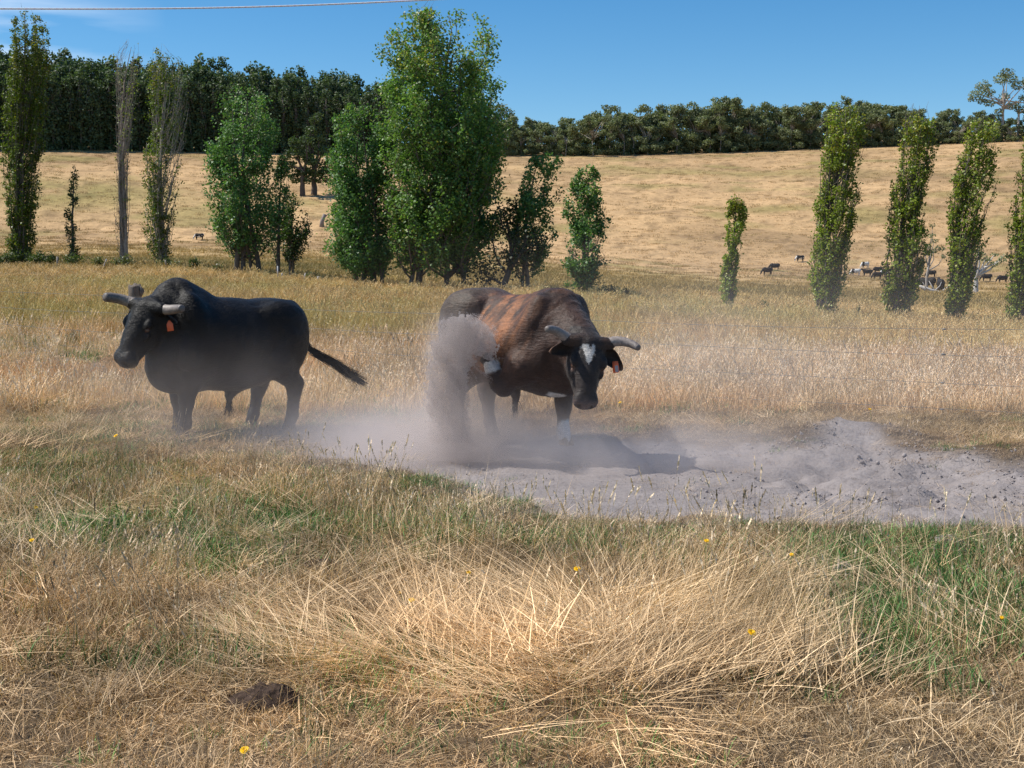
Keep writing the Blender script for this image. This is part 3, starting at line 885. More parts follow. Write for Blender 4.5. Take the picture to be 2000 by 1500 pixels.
    hc = C[Q[fi, 0]] * (.55 + .9 * rg.random((len(p), 1)))
    HC = np.repeat(hc, 3, 0)
    T = np.arange(len(p) * 3).reshape(-1, 3)
    link('coat_hair', mk_mesh('coat_hair', HV, None, T, False, {'Col': HC}, mat), root, kind='stuff')
    # horns
    for pts, r0, r1, c0, c1 in horns(hp, hs):
        pts = np.asarray(pts); t = np.linspace(0, 1, 22)
        k = np.linspace(0, 1, len(pts))
        pp = np.stack([np.interp(t, k, pts[:, i]) for i in range(3)], 1)
        for _ in range(3): pp[1:-1] = (pp[:-2] + 2 * pp[1:-1] + pp[2:]) / 4
        rad = r0 + (r1 - r0) * t ** 1.3 + .0022 * np.sin(t * 75) * (t < .4) + .004 * (t < .05)
        rad[-1] *= .82; rad[-2] *= .97
        V_, Q_, T_ = tube(pp, rad, 16)
        cc = np.array(c0)[None] * (1 - t[:, None]) + np.array(c1)[None] * t[:, None]
        cc = np.concatenate([np.repeat(cc, 16, 0), [c0], [(.16, .13, .11)]])
        ho = link('horn', mk_mesh('horn', V_, Q_, T_, True, {'Col': cc}, M_HORN), root)
    # ears: cupped leaf of two skins, rim lighter
    for sgn, d, up, size in ears:
        d = Rw @ np.asarray(d, float); d /= np.linalg.norm(d)
        up = Rw @ np.asarray(up, float); up -= d * (up @ d); up /= np.linalg.norm(up)      # the open side of the cup
        sdv = np.cross(d, up)
        b0 = hp(.055, .118 * sgn, -.135)
        nu, nv = 14, 9
        vs_, cs_ = [], []
        for lay in (0, 1):
            for i in range(nu):
                u = i / (nu - 1)
                wd = size * (.20 + .34 * math.sin(math.pi * min(1, u * 1.05) ** .75)) * (1 if u < .98 else .3)
                for j in range(nv):
                    v = j / (nv - 1) * 2 - 1
                    cup = (v * v) * .42 * wd * (1 - .5 * u) - .25 * wd
                    q = b0 + d * size * u + sdv * wd * .8 * v * (1 - .25 * abs(v)) + up * (cup - lay * .012 * (1 - abs(v) ** 4)) - np.array((0, 0, .16)) * size * u * u
                    vs_.append(q)
                    cs_.append(np.array(coat.ear) * (1.0 if lay else .8) + (np.array(coat.rim) if abs(v) > .85 or u > .9 else 0))
        q_ = []
        for lay in (0, 1):
            for i in range(nu - 1):
                for j in range(nv - 1):
                    a = lay * nu * nv + i * nv + j
                    f = [a, a + 1, a + nv + 1, a + nv]; q_.append(f if lay == 0 else f[::-1])
        for j in (0, nv - 1):
            for i in range(nu - 1):
                a = i * nv + j; q_.append([a, a + nv, a + nv + nu * nv, a + nu * nv])
        for j in range(nv - 1):
            a = (nu - 1) * nv + j; q_.append([a, a + 1, a + 1 + nu * nv, a + nu * nv])
        ear = link('ear', mk_mesh('ear', np.array(vs_), np.array(q_), None, True, {'Col': np.array(cs_)}, mat), root)
        if sgn == tagside:
            tp = b0 + d * size * .62 + up * .015 - np.array((0, 0, .10)) * size * .4
            dn = np.array((0, 0, -1.0)) + d * .15; dn /= np.linalg.norm(dn)
            fw = Rw @ np.array((0.0, -1.0, 0.1)); fw -= dn * (fw @ dn); fw /= np.linalg.norm(fw); sx = np.cross(dn, fw)
            tp = tp + fw * .022
            w0, w1, hh = coat.tag
            vv = [tp - sx * w0 / 2, tp + sx * w0 / 2, tp + dn * hh * .35 + sx * w1 / 2, tp + dn * hh + sx * w1 / 2, tp + dn * hh - sx * w1 / 2, tp + dn * hh * .35 - sx * w1 / 2]
            vv = np.array(vv + [v - fw * .003 for v in vv])
            qq = [[0, 1, 2, 5], [5, 2, 3, 4], [6, 11, 8, 7], [11, 10, 9, 8]] + [[i, (i + 6), (i + 1) % 6 + 6, (i + 1) % 6] for i in range(6)]
            tg = link('ear_tag', mk_mesh('ear_tag', vv, np.array(qq), None, False, None, M_TAG), ear)
            if coat.mark:
                ctr_ = tp + dn * hh * .60 - sx * w1 * .12 + fw * .0022
                a_ = np.array([ctr_ - sx * w1 * .26 - dn * hh * .22, ctr_ + sx * w1 * .26 - dn * hh * .22, ctr_ + sx * w1 * .26 + dn * hh * .34, ctr_ - sx * w1 * .26 + dn * hh * .34])
                link('tag_print', mk_mesh('tag_print', a_, np.array([[0, 1, 2, 3]]), None, False, None, M_TAGGREY), ear)
    # eyes
    for sgn in (1, -1):
        c = hp(.205, .116 * sgn, -.066)
        u, v = np.meshgrid(np.linspace(0, math.pi, 10), np.linspace(0, 2 * math.pi, 16, endpoint=False), indexing='ij')
        VV = c + .021 * hs * np.stack([np.sin(u) * np.cos(v), np.sin(u) * np.sin(v), np.cos(u)], -1).reshape(-1, 3)
        QQ = [[i * 16 + j, (i + 1) * 16 + j, (i + 1) * 16 + (j + 1) % 16, i * 16 + (j + 1) % 16] for i in range(9) for j in range(16)]
        link('eye', mk_mesh('eye', VV, np.array(QQ), None, True, None, M_EYE), root)
    # cloven hooves
    for lg in legs:
        f, dr = np.array(lg['p'][-1], float), np.array(lg.get('toe', (1, 0, 0)), float)
        dn = np.array(lg.get('down', (0, 0, -1)), float); dr -= dn * (dr @ dn); dr /= np.linalg.norm(dr); sx = np.cross(dn, dr)
        H = Acc()
        for sg in (1, -1):
            sec = []
            for t, r_, fw in ((0, .034, 0.0), (.04, .040, .012), (.085, .046, .022)):
                a = np.arange(10) / 10 * 6.283
                sec.append(f + dn * (t - .012) + sx * (.031 * sg) + (np.cos(a) * r_ * 1.45 + fw)[:, None] * dr + (np.sin(a) * r_ * .72)[:, None] * sx)
            VV = np.concatenate(sec + [[sec[-1].mean(0)]])
            QQ = [[i * 10 + j, i * 10 + (j + 1) % 10, (i + 1) * 10 + (j + 1) % 10, (i + 1) * 10 + j] for i in range(2) for j in range(10)]
            H.add(VV, np.array(QQ), np.array([[20 + j, 20 + (j + 1) % 10, 30] for j in range(10)]))
        link('hoof', H.mesh('hoof', True, M_HOOF), root)
    if tailfn: tailfn(root, loc, mat, coat)
    # hair tuft below the sheath
    if sheath:
        H = Acc(); rg = np.random.default_rng(seed + 9)
        for i in range(46):
            b = np.array((-.05, 0, .45 - B)) + rg.normal(0, .013, 3)
            e = b + np.array((rg.normal(0, .025), rg.normal(0, .025), -.10 - .09 * rg.random()))
            H.tube([b, (b + e) / 2 + rg.normal(0, .008, 3), e], [.0035, .003, .001], 3, coat.hair)
        link('sheath_hair', H.mesh('sheath_hair', False, mat), root)
    return root

M_TAG = simple_mat('orange_tag', (.80, .15, .055), .5, .4, .12)
M_TAGGREY = simple_mat('tag_print_grey', (.36, .33, .35), .6, .3, .1)

def strands(A, path, rad, n, rg, spread, c):
    """loose hair along a path"""
    path = np.asarray(path, float)
    for i in range(n):
        t = np.linspace(0, 1, len(path))
        o = rg.normal(0, 1, 3); o2 = rg.normal(0, 1, 3)
        a = rg.random() * .45; b = min(1, a + .35 + .5 * rg.random())
        tt = np.linspace(a, b, 6)
        q = np.stack([np.interp(tt, t, path[:, k]) for k in range(3)], 1)
        q = q + o * rad * .6 + np.outer((tt - a) / (b - a + 1e-6), o2) * spread
        A.tube(q, np.linspace(.0028, .0009, 6), 3, np.array(c) * (.6 + .8 * rg.random()))

def black_coat(V, N, hl, legs):
    n = fbm(V[:, 0] * 6, V[:, 1] * 6, V[:, 2] * 6, 3, 4)
    c = np.array((.0070, .0060, .0058))[None] * (.6 + .8 * n)[:, None]
    dust = sstep(.5, .85, N[:, 2]) * sstep(.9, 1.3, V[:, 2]) * sstep(.3, .7, n)  # mask for a paler tone on upward-facing parts of the upper back
    c = c + dust[:, None] * np.array((.012, .010, .009))[None]
    muz = sstep(.47, .52, hl[:, 0]) * (np.abs(hl[:, 1]) < .13) * (hl[:, 2] > -.2)
    return c + muz[:, None] * np.array((.015, .014, .015))[None]
black_coat.lid = (.02, .017, .016); black_coat.ear = (.020, .018, .017); black_coat.rim = (.06, .056, .052); black_coat.tag = (.016, .062, .105); black_coat.mark = False; black_coat.hair = (.014, .012, .011)

def brown_coat(V, N, hl, legs):
    x, y, z = V.T
    n = fbm(x * 5, y * 5, z * 5, 13, 4); st = fbm(x * 9 + z * 3, y * 9, z * 3.5, 14, 4)
    c = np.array((.050, .0235, .0155))[None] * (.45 + 1.05 * n)[:, None]
    sideR = sstep(.02, -.12, y)
    stk = fbm((x - z * .55) * 16, y * 10, z * 2.2 + x, 17, 4)
    ax = x - (-.06 + (z - .9) * .55)
    rust = np.exp(-(ax / .34) ** 2) * sstep(.60, .85, z) * sstep(.36, .68, stk * .6 + st * .4) * (.2 + .8 * sstep(.25, -.05, y))
    rust2 = .8 * np.exp(-((ax + .30) / .26) ** 2) * sstep(.9, 1.2, z) * sstep(.48, .66, stk)
    r = np.clip(rust * 1.3 + rust2, 0, 1)[:, None]
    c = c * (1 - r) + np.array((.205, .080, .030))[None] * (.4 + 1.35 * stk)[:, None] * r
    grey = (sstep(-.22, -.48, x) * sstep(.75, 1.02, z))[:, None]
    gcol = np.array((.068, .047, .032))[None] * (.3 + 1.4 * fbm(x * 34, y * 34, z * 34, 15, 3))[:, None]
    c = c * (1 - grey * .85) + gcol * grey * .85
    top = np.exp(-((x - .46) / .30) ** 2) * sstep(1.28, 1.45, z)
    c = c * (1 - .55 * top[:, None])
    # head: dark, tan poll, white star
    h = np.exp(-(hl[:, 0] / .8) ** 4) * (hl[:, 0] > -.12) * (np.abs(hl[:, 1]) < .24) * (hl[:, 2] > -.35) * (x > .95)
    c = np.where(h[:, None] > .5, np.array((.021, .0145, .013))[None] * (.6 + .9 * n)[:, None], c)
    pol = np.exp(-((hl[:, 0] - .0) / .075) ** 2 - (hl[:, 1] / .13) ** 2) * sstep(-.2, -.05, hl[:, 2]) * sstep(.35, .6, st)
    c = c * (1 - .8 * pol[:, None]) + np.array((.13, .055, .022))[None] * .8 * pol[:, None]
    a, b = hl[:, 0], hl[:, 1]
    star = (a > .035) & (a < .2) & (hl[:, 2] > -.12) & (np.abs(b + .01 + (n - .5) * .06) < .062 * np.clip((.205 - a) / .14, 0, 1) ** .8 + (st - .5) * .03) & (np.abs(b) > .012 * (a < .055))
    c = np.where(star[:, None], np.array((.62, .58, .54))[None] * (.7 + .5 * st)[:, None], c)
    muz = (sstep(.455, .50, a) * (np.abs(b) < .14) * (hl[:, 2] > -.25))[:, None] * (h[:, None] > .5)
    c = c * (1 - muz) + np.array((.085, .056, .052))[None] * muz
    # white socks and brisket patch
    for lg in legs:
        if 'white' in lg:
            ctr, rr = lg['white']
            w = sstep(rr, rr * .8, np.linalg.norm((V - np.array(ctr)) / np.array((1, 1, lg.get('wz', 1))), axis=1) + (st - .5) * .06)[:, None]
            c = c * (1 - w) + np.array((.74, .70, .66))[None] * w
    bw = sstep(.11, .075, np.linalg.norm((V - np.array((.60, -.10, .50))) / np.array((1.3, 1, .75)), axis=1) + (st - .5) * .05)[:, None]
    c = c * (1 - bw) + np.array((.72, .68, .65))[None] * bw
    low = sstep(.55, .2, z)[:, None]
    return c
brown_coat.lid = (.12, .06, .04); brown_coat.ear = (.026, .015, .011); brown_coat.rim = (.12, .06, .035); brown_coat.tag = (.050, .058, .105); brown_coat.mark = True; brown_coat.hair = (.03, .018, .013)

M_BLACK = hide_mat('black_hide', .45, .17, .0)
M_BROWN = hide_mat('brown_hide', .55, .30, .10)

def front_leg(s, dx=0, dz=0, top=(.5, .19, .95), fx=.47, fy=.19, r=1.0):
    return dict(p=[(top[0], top[1] * s, top[2]), (.46 + dx * .3, .21 * s, .72), (fx + dx * .7, fy * s, .43), (fx + dx * .75, fy * s, .36), (fx + dx, fy * s, .15), (fx + dx + .02, fy * s, .09 + dz)],
                r=[.16, .135 * r, .078 * r, .066 * r, .056 * r, .058 * r])
def hind_leg(s, dx=0, dz=0, r=1.0):
    return dict(p=[(-.64, .21 * s, 1.0), (-.52 + dx * .3, .23 * s, .76), (-.80 + dx * .8, .20 * s, .50), (-.79 + dx * .85, .20 * s, .42), (-.76 + dx, .20 * s, .15), (-.73 + dx, .20 * s, .09 + dz)],
                r=[.22, .185 * r, .092 * r, .072 * r, .056 * r, .060 * r])

# ---- black bull, standing, head turned to the camera's left
BK_C, BK_YAW = (-3.0, 13.42), math.atan2(-.70, -.714)
def bk_horns(hp, hs):
    c0, c1 = (.30, .25, .21), (.115, .098, .09)
    l = [hp(.005, .14, -.08), hp(.0, .22, -.085), hp(-.015, .30, -.075), hp(-.02, .37, -.05), hp(-.02, .425, -.02)]
    r = [hp(.005, -.14, -.08), hp(-.0, -.19, -.06), hp(.005, -.235, -.01), hp(.025, -.265, .06), hp(.05, -.275, .12)]
    return [(l, .052, .036, c0, c1), (r, .056, .046, c0, c1)]
def bk_tail(root, loc, mat, coat):
    A = Acc(); rg = np.random.default_rng(4)
    ws = [P(568, 600, 14.12), P(587, 618, 14.28), P(597, 645, 14.38), P(598, 678, 14.42), P(615, 690, 14.40), P(640, 702, 14.36), P(664, 716, 14.32), P(690, 735, 14.28), P(712, 749, 14.25)]
    q = np.array([loc(w) for w in ws])
    t = np.linspace(0, 1, 26); k = np.linspace(0, 1, len(q))
    pp = np.stack([np.interp(t, k, q[:, i]) for i in range(3)], 1)
    for _ in range(3): pp[1:-1] = (pp[:-2] + 2 * pp[1:-1] + pp[2:]) / 4
    rad = np.interp(t, [0, .1, .36, .5, .66, .8, .92, 1], [.06, .05, .030, .026, .028, .016, .007, .002])
    A.tube(pp, rad, 10, coat.hair)
    strands(A, pp[9:], .030, 420, rg, .020, coat.hair)
    strands(A, pp[14:], .016, 110, rg, .045, coat.hair)
    link('tail', A.mesh('tail', True, mat), root)
make_bull('black_bull', 'black horned bull standing with red ear tag in its ear and tail swung out', BK_C, BK_YAW,
          P(275, 590, 12.70), (-.30, -.30, -.90), (.90, -.43, .0), 1.2,
          [front_leg(1, .13, fy=.12), front_leg(-1, .0), hind_leg(1, .0), hind_leg(-1, .24)],
          bk_horns, [(1, (.80, -.25, -.12), (.1, -.7, -.7), .20), (-1, (-.55, .35, -.28), (-.3, -.9, -.2), .19)],
          black_coat, bk_tail, True, True, 1.2, 1, M_BLACK, .10, 20, .92, .0, .06)

# ---- brown bull, head lowered, right foreleg thrown back while it paws
BR_C, BR_YAW = (.07, 12.66), math.atan2(-.72, .695)
def br_horns(hp, hs):
    c0, c1 = (.27, .225, .20), (.16, .135, .125)
    r = [hp(.005, -.14, -.08), hp(-.025, -.21, -.07), hp(-.05, -.28, -.03), hp(-.05, -.335, .03), hp(-.035, -.37, .09)]
    l = [hp(.005, .14, -.08), hp(-.02, .21, -.07), hp(-.02, .27, -.05), hp(.0, .33, -.01), hp(.035, .375, .04)]
    return [(r, .050, .030, c0, c1), (l, .050, .030, c0, c1)]
paw = dict(fix=0, p=[(.45, -.22, .95), (.38, -.33, .80), (.21, -.41, .62), (.175, -.435, .65), (.115, -.47, .77), (.085, -.48, .83)],
           r=[.18, .165, .095, .078, .058, .056], toe=(.6, 0, .8), down=(-.75, -.1, .65), white=((.10, -.475, .80), .10))
stand = front_leg(1, .0)
stand['white'] = ((.48, .19, .10), .15); stand['wz'] = 1.25
make_bull('brown_bull', 'dark brown bull with white star on forehead pawing up dust', BR_C, BR_YAW,
          P(1155, 664, 11.60), (-.075, -.20, -.97), (.985, .12, -.10), 1.15,
          [paw, stand, hind_leg(1, .05), hind_leg(-1, .0)],
          br_horns, [(-1, (-.90, -.40, .02), (.25, -.9, -.3), .235), (1, (.80, -.05, -.60), (-.2, -.95, .2), .235)],
          brown_coat, None, False, True, .62, 1, M_BROWN, .0, 40, .90, .125, .0)
# ------------------------------------------------------------------ trees
def leaf_mat(name, rough=.42, spec=.45, trans=.30):
    b = NB(name)
    c = b.attr('Col').outputs['Color']
    b.leaf(c, rough, spec, trans, (1.0, 1.2, .5))
    return b.m
M_LEAF = leaf_mat('leaf', .45, .35, .38)
M_BARK = col_mat('bark', .9, .15, bumpscale=9, bumpd=.03)
M_GUMLEAF = leaf_mat('gum_leaf', .55, .3, .28)

def leaf_quads(P0, size, rg, up=.35, droop=.0):
    """diamond leaves at points P0"""
    n = len(P0)
    nrm = rg.normal(size=(n, 3)); nrm[:, 2] = np.abs(nrm[:, 2]) * (1 - up) + up * 1.2
    nrm /= np.linalg.norm(nrm, axis=1)[:, None]
    t = rg.normal(size=(n, 3)); t[:, 2] -= droop
    t -= nrm * (t * nrm).sum(1)[:, None]; t /= np.linalg.norm(t, axis=1)[:, None]
    w = np.cross(nrm, t)
    s = (size * (.65 + .7 * rg.random(n)))[:, None]
    V = np.stack([P0 - t * s * .5, P0 + w * s * .42 + nrm * s * .06, P0 + t * s * .55, P0 - w * s * .42 + nrm * s * .06], 1)
    return V.reshape(-1, 3), np.arange(n * 4).reshape(-1, 4)

def poplar(name, label, bases, Yd, outline, nleaf, leaf, cols, seed, stems=60, rise=(.25, .5), bare=0.0, group=None, sigma=.16, depth=1.0, spread0=.1, barkc=(.13, .11, .09), low=0.02, branch=.012, trunk_r=None, top_bare=0.0, holes=.25, upr=.5):
    kmin = .0 if low <= .03 else .1
    """upright tree filling an outline [(y, x left, x right)] of the photograph, standing at distance Yd"""
    rg = np.random.default_rng(seed); leaf *= .72; nleaf = int(nleaf * 1.3); holes *= 1.25
    bx = np.mean([b[0] for b in bases]); by = np.mean([b[1] for b in bases])
    base = P(bx, by, Yd); base[2] = gz(base[0], base[1])
    mpp = Yd / FPX
    zs = np.array([(by - y) * mpp for y, a, b in outline]); o = np.argsort(zs)
    zs = zs[o]
    cx = np.array([((a + b) / 2 - bx) * mpp for y, a, b in outline])[o]; hw = np.array([(b - a) / 2 * mpp for y, a, b in outline])[o]
    H = zs[-1]
    root = thing(name, label, 'tree', tuple(base), group)
    cen = lambda z: np.interp(z, zs, cx); rad = lambda z: np.interp(z, zs, hw)
    Bk = Acc(); LP = []
    tr = trunk_r or .012 * H + .03
    tips = []
    nb = len(bases)
    trunks = []
    for i, (x, y) in enumerate(bases):
        off = np.array(((x - bx) * mpp, rg.normal(0, .25) if nb > 1 else 0, (by - y) * mpp * .0))
        ht = H * (.97 if i == 0 else .62 + .33 * rg.random())
        z = np.linspace(0, ht, 14)
        ph = rg.random() * 6.28; rr = rg.random() * .55 * (nb > 1) + .08
        fx = off[0] * (1 - z / ht) + (z / ht) * (cen(z) + rad(z) * rr * math.cos(ph)) + rg.normal(0, .02, 14).cumsum() * .5
        fy = off[1] * (1 - z / ht) + (z / ht) * rad(z) * rr * math.sin(ph) * depth + rg.normal(0, .02, 14).cumsum() * .5
        pts = np.stack([fx, fy, z], 1); pts[0, 2] = -.25
        r0 = tr * (1.0 if i == 0 else .55 + .35 * rg.random())
        Bk.tube(pts, np.maximum(r0 * (1 - z / ht) ** .8, .008), 8, np.array(barkc) * (.8 + .4 * rg.random()))
        trunks.append((pts, ht, r0))
    per = max(1, int(nleaf / stems))
    for s in range(stems):
        pts, ht, r0 = trunks[rg.integers(0, nb)] if nb > 1 else trunks[0]
        t0 = low + (.90 - low) * rg.random() ** (1.15)
        z0 = t0 * ht
        dz = H * (rise[0] + (rise[1] - rise[0]) * rg.random()) * (1 if low > .03 or rg.random() < .75 else .35)
        if low <= .03 and rg.random() < .12: z0 = .1; dz *= .6
        z1 = min(z0 + dz, H * (1.0 - (.22 if upr > 1 else .10) * rg.random() ** 1.4))
        th = rg.random() * 6.283; re = .55 + .42 * rg.random() ** .6
        k = np.linspace(0, 1, 9); z = z0 + (z1 - z0) * k
        e = k ** .45
        sx = np.interp(z0, pts[:, 2], pts[:, 0]); sy = np.interp(z0, pts[:, 2], pts[:, 1])
        q = np.stack([sx * (1 - e) + e * (cen(z) + rad(z) * re * math.cos(th)), sy * (1 - e) + e * rad(z) * re * math.sin(th) * depth, z], 1)
        q[1:-1] += rg.normal(0, .03, (7, 3))
        br = max(.006, branch * (1.2 - t0) * (.6 + .8 * rg.random()))
        Bk.tube(q, np.linspace(br * 1.6, .004, 9), 4, np.array(barkc) * (.8 + .6 * rg.random()))
        # side twigs and their leaves
        is_bare = rg.random() < (bare if callable(bare) is False else bare(t0, th))
        if top_bare and z1 / H > 1 - top_bare and rg.random() < .85: is_bare = True
        m = per if not is_bare else int(per * .10)
        ntw = 7
        for w in range(ntw):
            kk = kmin + (1 - kmin) * (w + rg.random()) / ntw
            p0 = np.array([np.interp(kk, k, q[:, j]) for j in range(3)])
            d = rg.normal(0, 1, 3); d[2] = abs(d[2]) * .9 + upr; d /= np.linalg.norm(d)
            ln = sigma * (1.2 + 1.6 * rg.random())
            p1 = p0 + d * ln
            if ln > .15: Bk.tube([p0, (p0 + p1) / 2, p1], [br * .5 + .002, br * .35 + .002, .002], 3, np.array(barkc) * (.9 + .5 * rg.random()))
            c = int(m / ntw * (.4 + 1.2 * rg.random()))
            if c:
                u = rg.random((c, 1))
                LP.append(p0 + (p1 - p0) * u + rg.normal(0, sigma * .52, (c, 3)))
    LP = np.concatenate(LP)
    lo = LP[:, 2] > .04
    LP = LP[lo]
    # keep the crown inside its outline, leave ragged holes
    zz = np.clip(LP[:, 2], 0, H * 1.03)
    rr = np.hypot(LP[:, 0] - cen(zz), LP[:, 1] / depth) / (rad(zz) + 1e-3)
    rag = .88 + .30 * fbm(LP[:, 0] * 1.6 + 3, LP[:, 1] * 1.6, LP[:, 2] * 1.6, seed, 2)
    keep = (rr < rag + (.16 if upr < 1 else .08)) & (LP[:, 2] < H * (.94 + .07 * vnoise(LP[:, 0] * 2, LP[:, 1] * 2, None, seed + 9))) & (vnoise(LP[:, 0] * 2.2, LP[:, 1] * 2.2, LP[:, 2] * 2.0, seed + 2) > holes * .8 * rg.random(len(LP)) + holes * .55)
    LP = LP[keep]
    V, Q = leaf_quads(LP, leaf, rg)
    c0, c1, c2 = (np.array(c) for c in cols)
    a = rg.random(len(LP))[:, None]
    clump = vnoise(LP[:, 0] * 1.1, LP[:, 1] * 1.1, LP[:, 2] * 1.1, seed + 4)[:, None]
    C = c0 * (1 - a) + c1 * a
    C = C * (.72 + .56 * clump)
    yel = (rg.random((len(LP), 1)) < .05 + .18 * (LP[:, 2:3] / H > .75) * c2[0] * 4)
    C = np.where(yel, c2 * (.7 + .6 * a), C)
    link('trunk', Bk.mesh('trunk', True, M_BARK), root)
    link('crown', mk_mesh('crown', V, Q, None, False, {'Col': np.repeat(C, 4, 0)}, M_LEAF), root)
    return root

LOMB = ((.14, .20, .026), (.31, .35, .058), (.30, .26, .04))
LOMBD = ((.065, .105, .012), (.155, .195, .024), (.26, .23, .04))
DARK = ((.065, .145, .042), (.155, .275, .090), (.20, .26, .07))
LITE = ((.095, .185, .042), (.21, .325, .095), (.30, .29, .07))
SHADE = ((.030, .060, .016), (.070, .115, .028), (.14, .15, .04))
def ydist(px): return float(np.interp((px - 1000) / FPX, UC, TD))
poplar('lombardy_poplar', 'tall dense columnar poplar at the far left edge, reaching highest of the left group', [(40, 520), (52, 519)], 60,
       [(520, 22, 75), (480, 16, 78), (420, 12, 82), (350, 12, 88), (280, 14, 98), (200, 20, 104), (150, 26, 116), (90, 32, 116), (50, 36, 104), (22, 52, 80)], 25000, .115, LOMBD, 101, 190, (.22, .5), sigma=.12, low=.01, holes=.12, upr=2.0)
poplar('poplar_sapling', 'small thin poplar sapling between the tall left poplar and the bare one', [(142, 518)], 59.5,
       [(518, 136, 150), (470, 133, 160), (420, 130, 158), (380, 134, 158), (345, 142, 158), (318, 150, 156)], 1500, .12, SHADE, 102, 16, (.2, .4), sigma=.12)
poplar('bare_poplar', 'nearly leafless grey poplar with bare upright twigs', [(238, 516), (246, 516)], 59,
       [(516, 222, 256), (470, 220, 262), (420, 224, 262), (350, 228, 260), (300, 230, 262), (220, 232, 272), (150, 232, 284), (110, 236, 292), (82, 262, 282)], 2600, .115, LOMB, 103, 74, (.25, .6), bare=.80, sigma=.16, barkc=(.30, .25, .21), low=.01, branch=.013, holes=.1)
poplar('thinning_poplar', 'two stemmed poplar, left stem leafy green, right stem bare and twiggy', [(312, 526), (322, 525)], 58,
       [(526, 288, 330), (470, 284, 340), (400, 283, 352), (330, 284, 366), (260, 290, 372), (200, 296, 376), (150, 304, 374), (125, 306, 360), (103, 312, 330)], 11000, .11, LOMBD, 104, 130, (.2, .45), bare=lambda t, th: .92 if math.cos(th) > .25 and t > .15 else .12, sigma=.15, barkc=(.30, .26, .22), low=.01, branch=.016, holes=.15)
poplar('white_poplar', 'dark green bushy poplar clump with several stems, left of the centre', [(462, 540), (490, 542), (474, 541), (508, 540)], 55,
       [(535, 455, 515), (500, 425, 545), (450, 412, 562), (400, 410, 560), (340, 408, 552), (290, 412, 545), (240, 424, 546), (210, 432, 540), (180, 440, 500), (168, 452, 478)], 21000, .14, DARK, 105, 80, (.10, .26), sigma=.26, low=.035, holes=.30)
poplar('young_poplar', 'thin young poplar with sparse leaves beside the dark bushy clump', [(543, 546)], 54,
       [(546, 536, 552), (500, 530, 566), (440, 528, 574), (380, 534, 572), (330, 546, 566), (300, 550, 560)], 2600, .13, DARK, 106, 22, (.12, .3), sigma=.17, low=.1)
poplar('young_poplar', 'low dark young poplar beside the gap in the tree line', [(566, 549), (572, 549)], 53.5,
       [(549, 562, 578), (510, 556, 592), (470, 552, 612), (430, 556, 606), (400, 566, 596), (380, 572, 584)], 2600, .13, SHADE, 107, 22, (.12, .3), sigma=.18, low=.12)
poplar('white_poplar', 'broad dark green poplar clump with thin stems, touching the tallest tree', [(690, 553), (728, 557), (735, 558), (750, 556), (712, 556)], 51.5,
       [(545, 680, 770), (510, 640, 782), (460, 634, 790), (410, 640, 790), (350, 632, 780), (300, 640, 775), (260, 650, 770), (225, 664, 750), (195, 676, 700)], 26000, .14, DARK, 108, 90, (.10, .25), sigma=.26, low=.035, holes=.26)
poplar('tall_poplar', 'tallest broad poplar with bright green crown, in the middle of the tree line', [(816, 560), (800, 558), (905, 566), (872, 566)], 50.5,
       [(555, 770, 930), (520, 756, 950), (470, 752, 984), (400, 752, 1000), (330, 748, 1000), (260, 735, 985), (200, 728, 980), (150, 734, 984), (110, 742, 980), (75, 758, 972), (48, 775, 950), (25, 800, 905)], 72000, .145, LITE, 109, 240, (.09, .24), sigma=.30, low=.035, holes=.20, trunk_r=.15, barkc=(.15, .13, .11), branch=.03)
poplar('dark_poplar', 'shaded dark poplar close to the right side of the tallest tree', [(1032, 557), (1020, 556)], 49.2,
       [(555, 1005, 1060), (510, 990, 1078), (460, 985, 1088), (410, 1000, 1092), (360, 1018, 1097), (320, 1030, 1096), (300, 1040, 1094), (284, 1060, 1080)], 9500, .135, DARK, 110, 50, (.10, .28), sigma=.20, low=.04, holes=.34)
poplar('round_poplar', 'bushy poplar with two pointed tops standing just behind the brown bull', [(1132, 574), (1146, 574)], 47,
       [(574, 1108, 1170), (530, 1100, 1186), (480, 1098, 1192), (430, 1100, 1192), (390, 1108, 1186), (350, 1118, 1172), (318, 1130, 1150)], 10000, .13, DARK, 111, 50, (.10, .28), sigma=.19, low=.02, holes=.34)
poplar('small_poplar', 'small lone pointed poplar in the middle of the open pasture', [(1425, 605)], 43,
       [(605, 1414, 1434), (560, 1404, 1444), (500, 1408, 1446), (450, 1410, 1456), (420, 1412, 1458), (395, 1418, 1450), (374, 1430, 1442)], 4200, .10, LOMB, 112, 54, (.18, .42), sigma=.09, low=.01, holes=.12, upr=2.0)
RG_ = 'columnar poplars along the right of the tree line'
poplar('lombardy_poplar', 'thickest of the right columnar poplars, first right of the small lone one', [(1608, 622), (1622, 622)], 41.5,
       [(622, 1594, 1630), (590, 1580, 1646), (540, 1576, 1662), (470, 1580, 1666), (430, 1580, 1678), (380, 1590, 1680), (320, 1596, 1684), (270, 1602, 1688), (230, 1604, 1680), (204, 1622, 1660)], 15500, .105, LOMB, 113, 190, (.2, .45), sigma=.10, low=.0, holes=.17, upr=2.0, group=RG_)
poplar('lombardy_poplar', 'forked columnar poplar with a gap near its foot, beside the fallen log', [(1742, 626), (1772, 628)], 40.8,
       [(626, 1728, 1780), (590, 1716, 1800), (540, 1716, 1814), (490, 1720, 1820), (430, 1724, 1806), (380, 1734, 1812), (320, 1742, 1818), (270, 1748, 1818), (230, 1756, 1808), (206, 1768, 1796)], 12000, .105, LOMB, 114, 150, (.2, .45), sigma=.10, low=.0, holes=.19, upr=2.0, group=RG_)
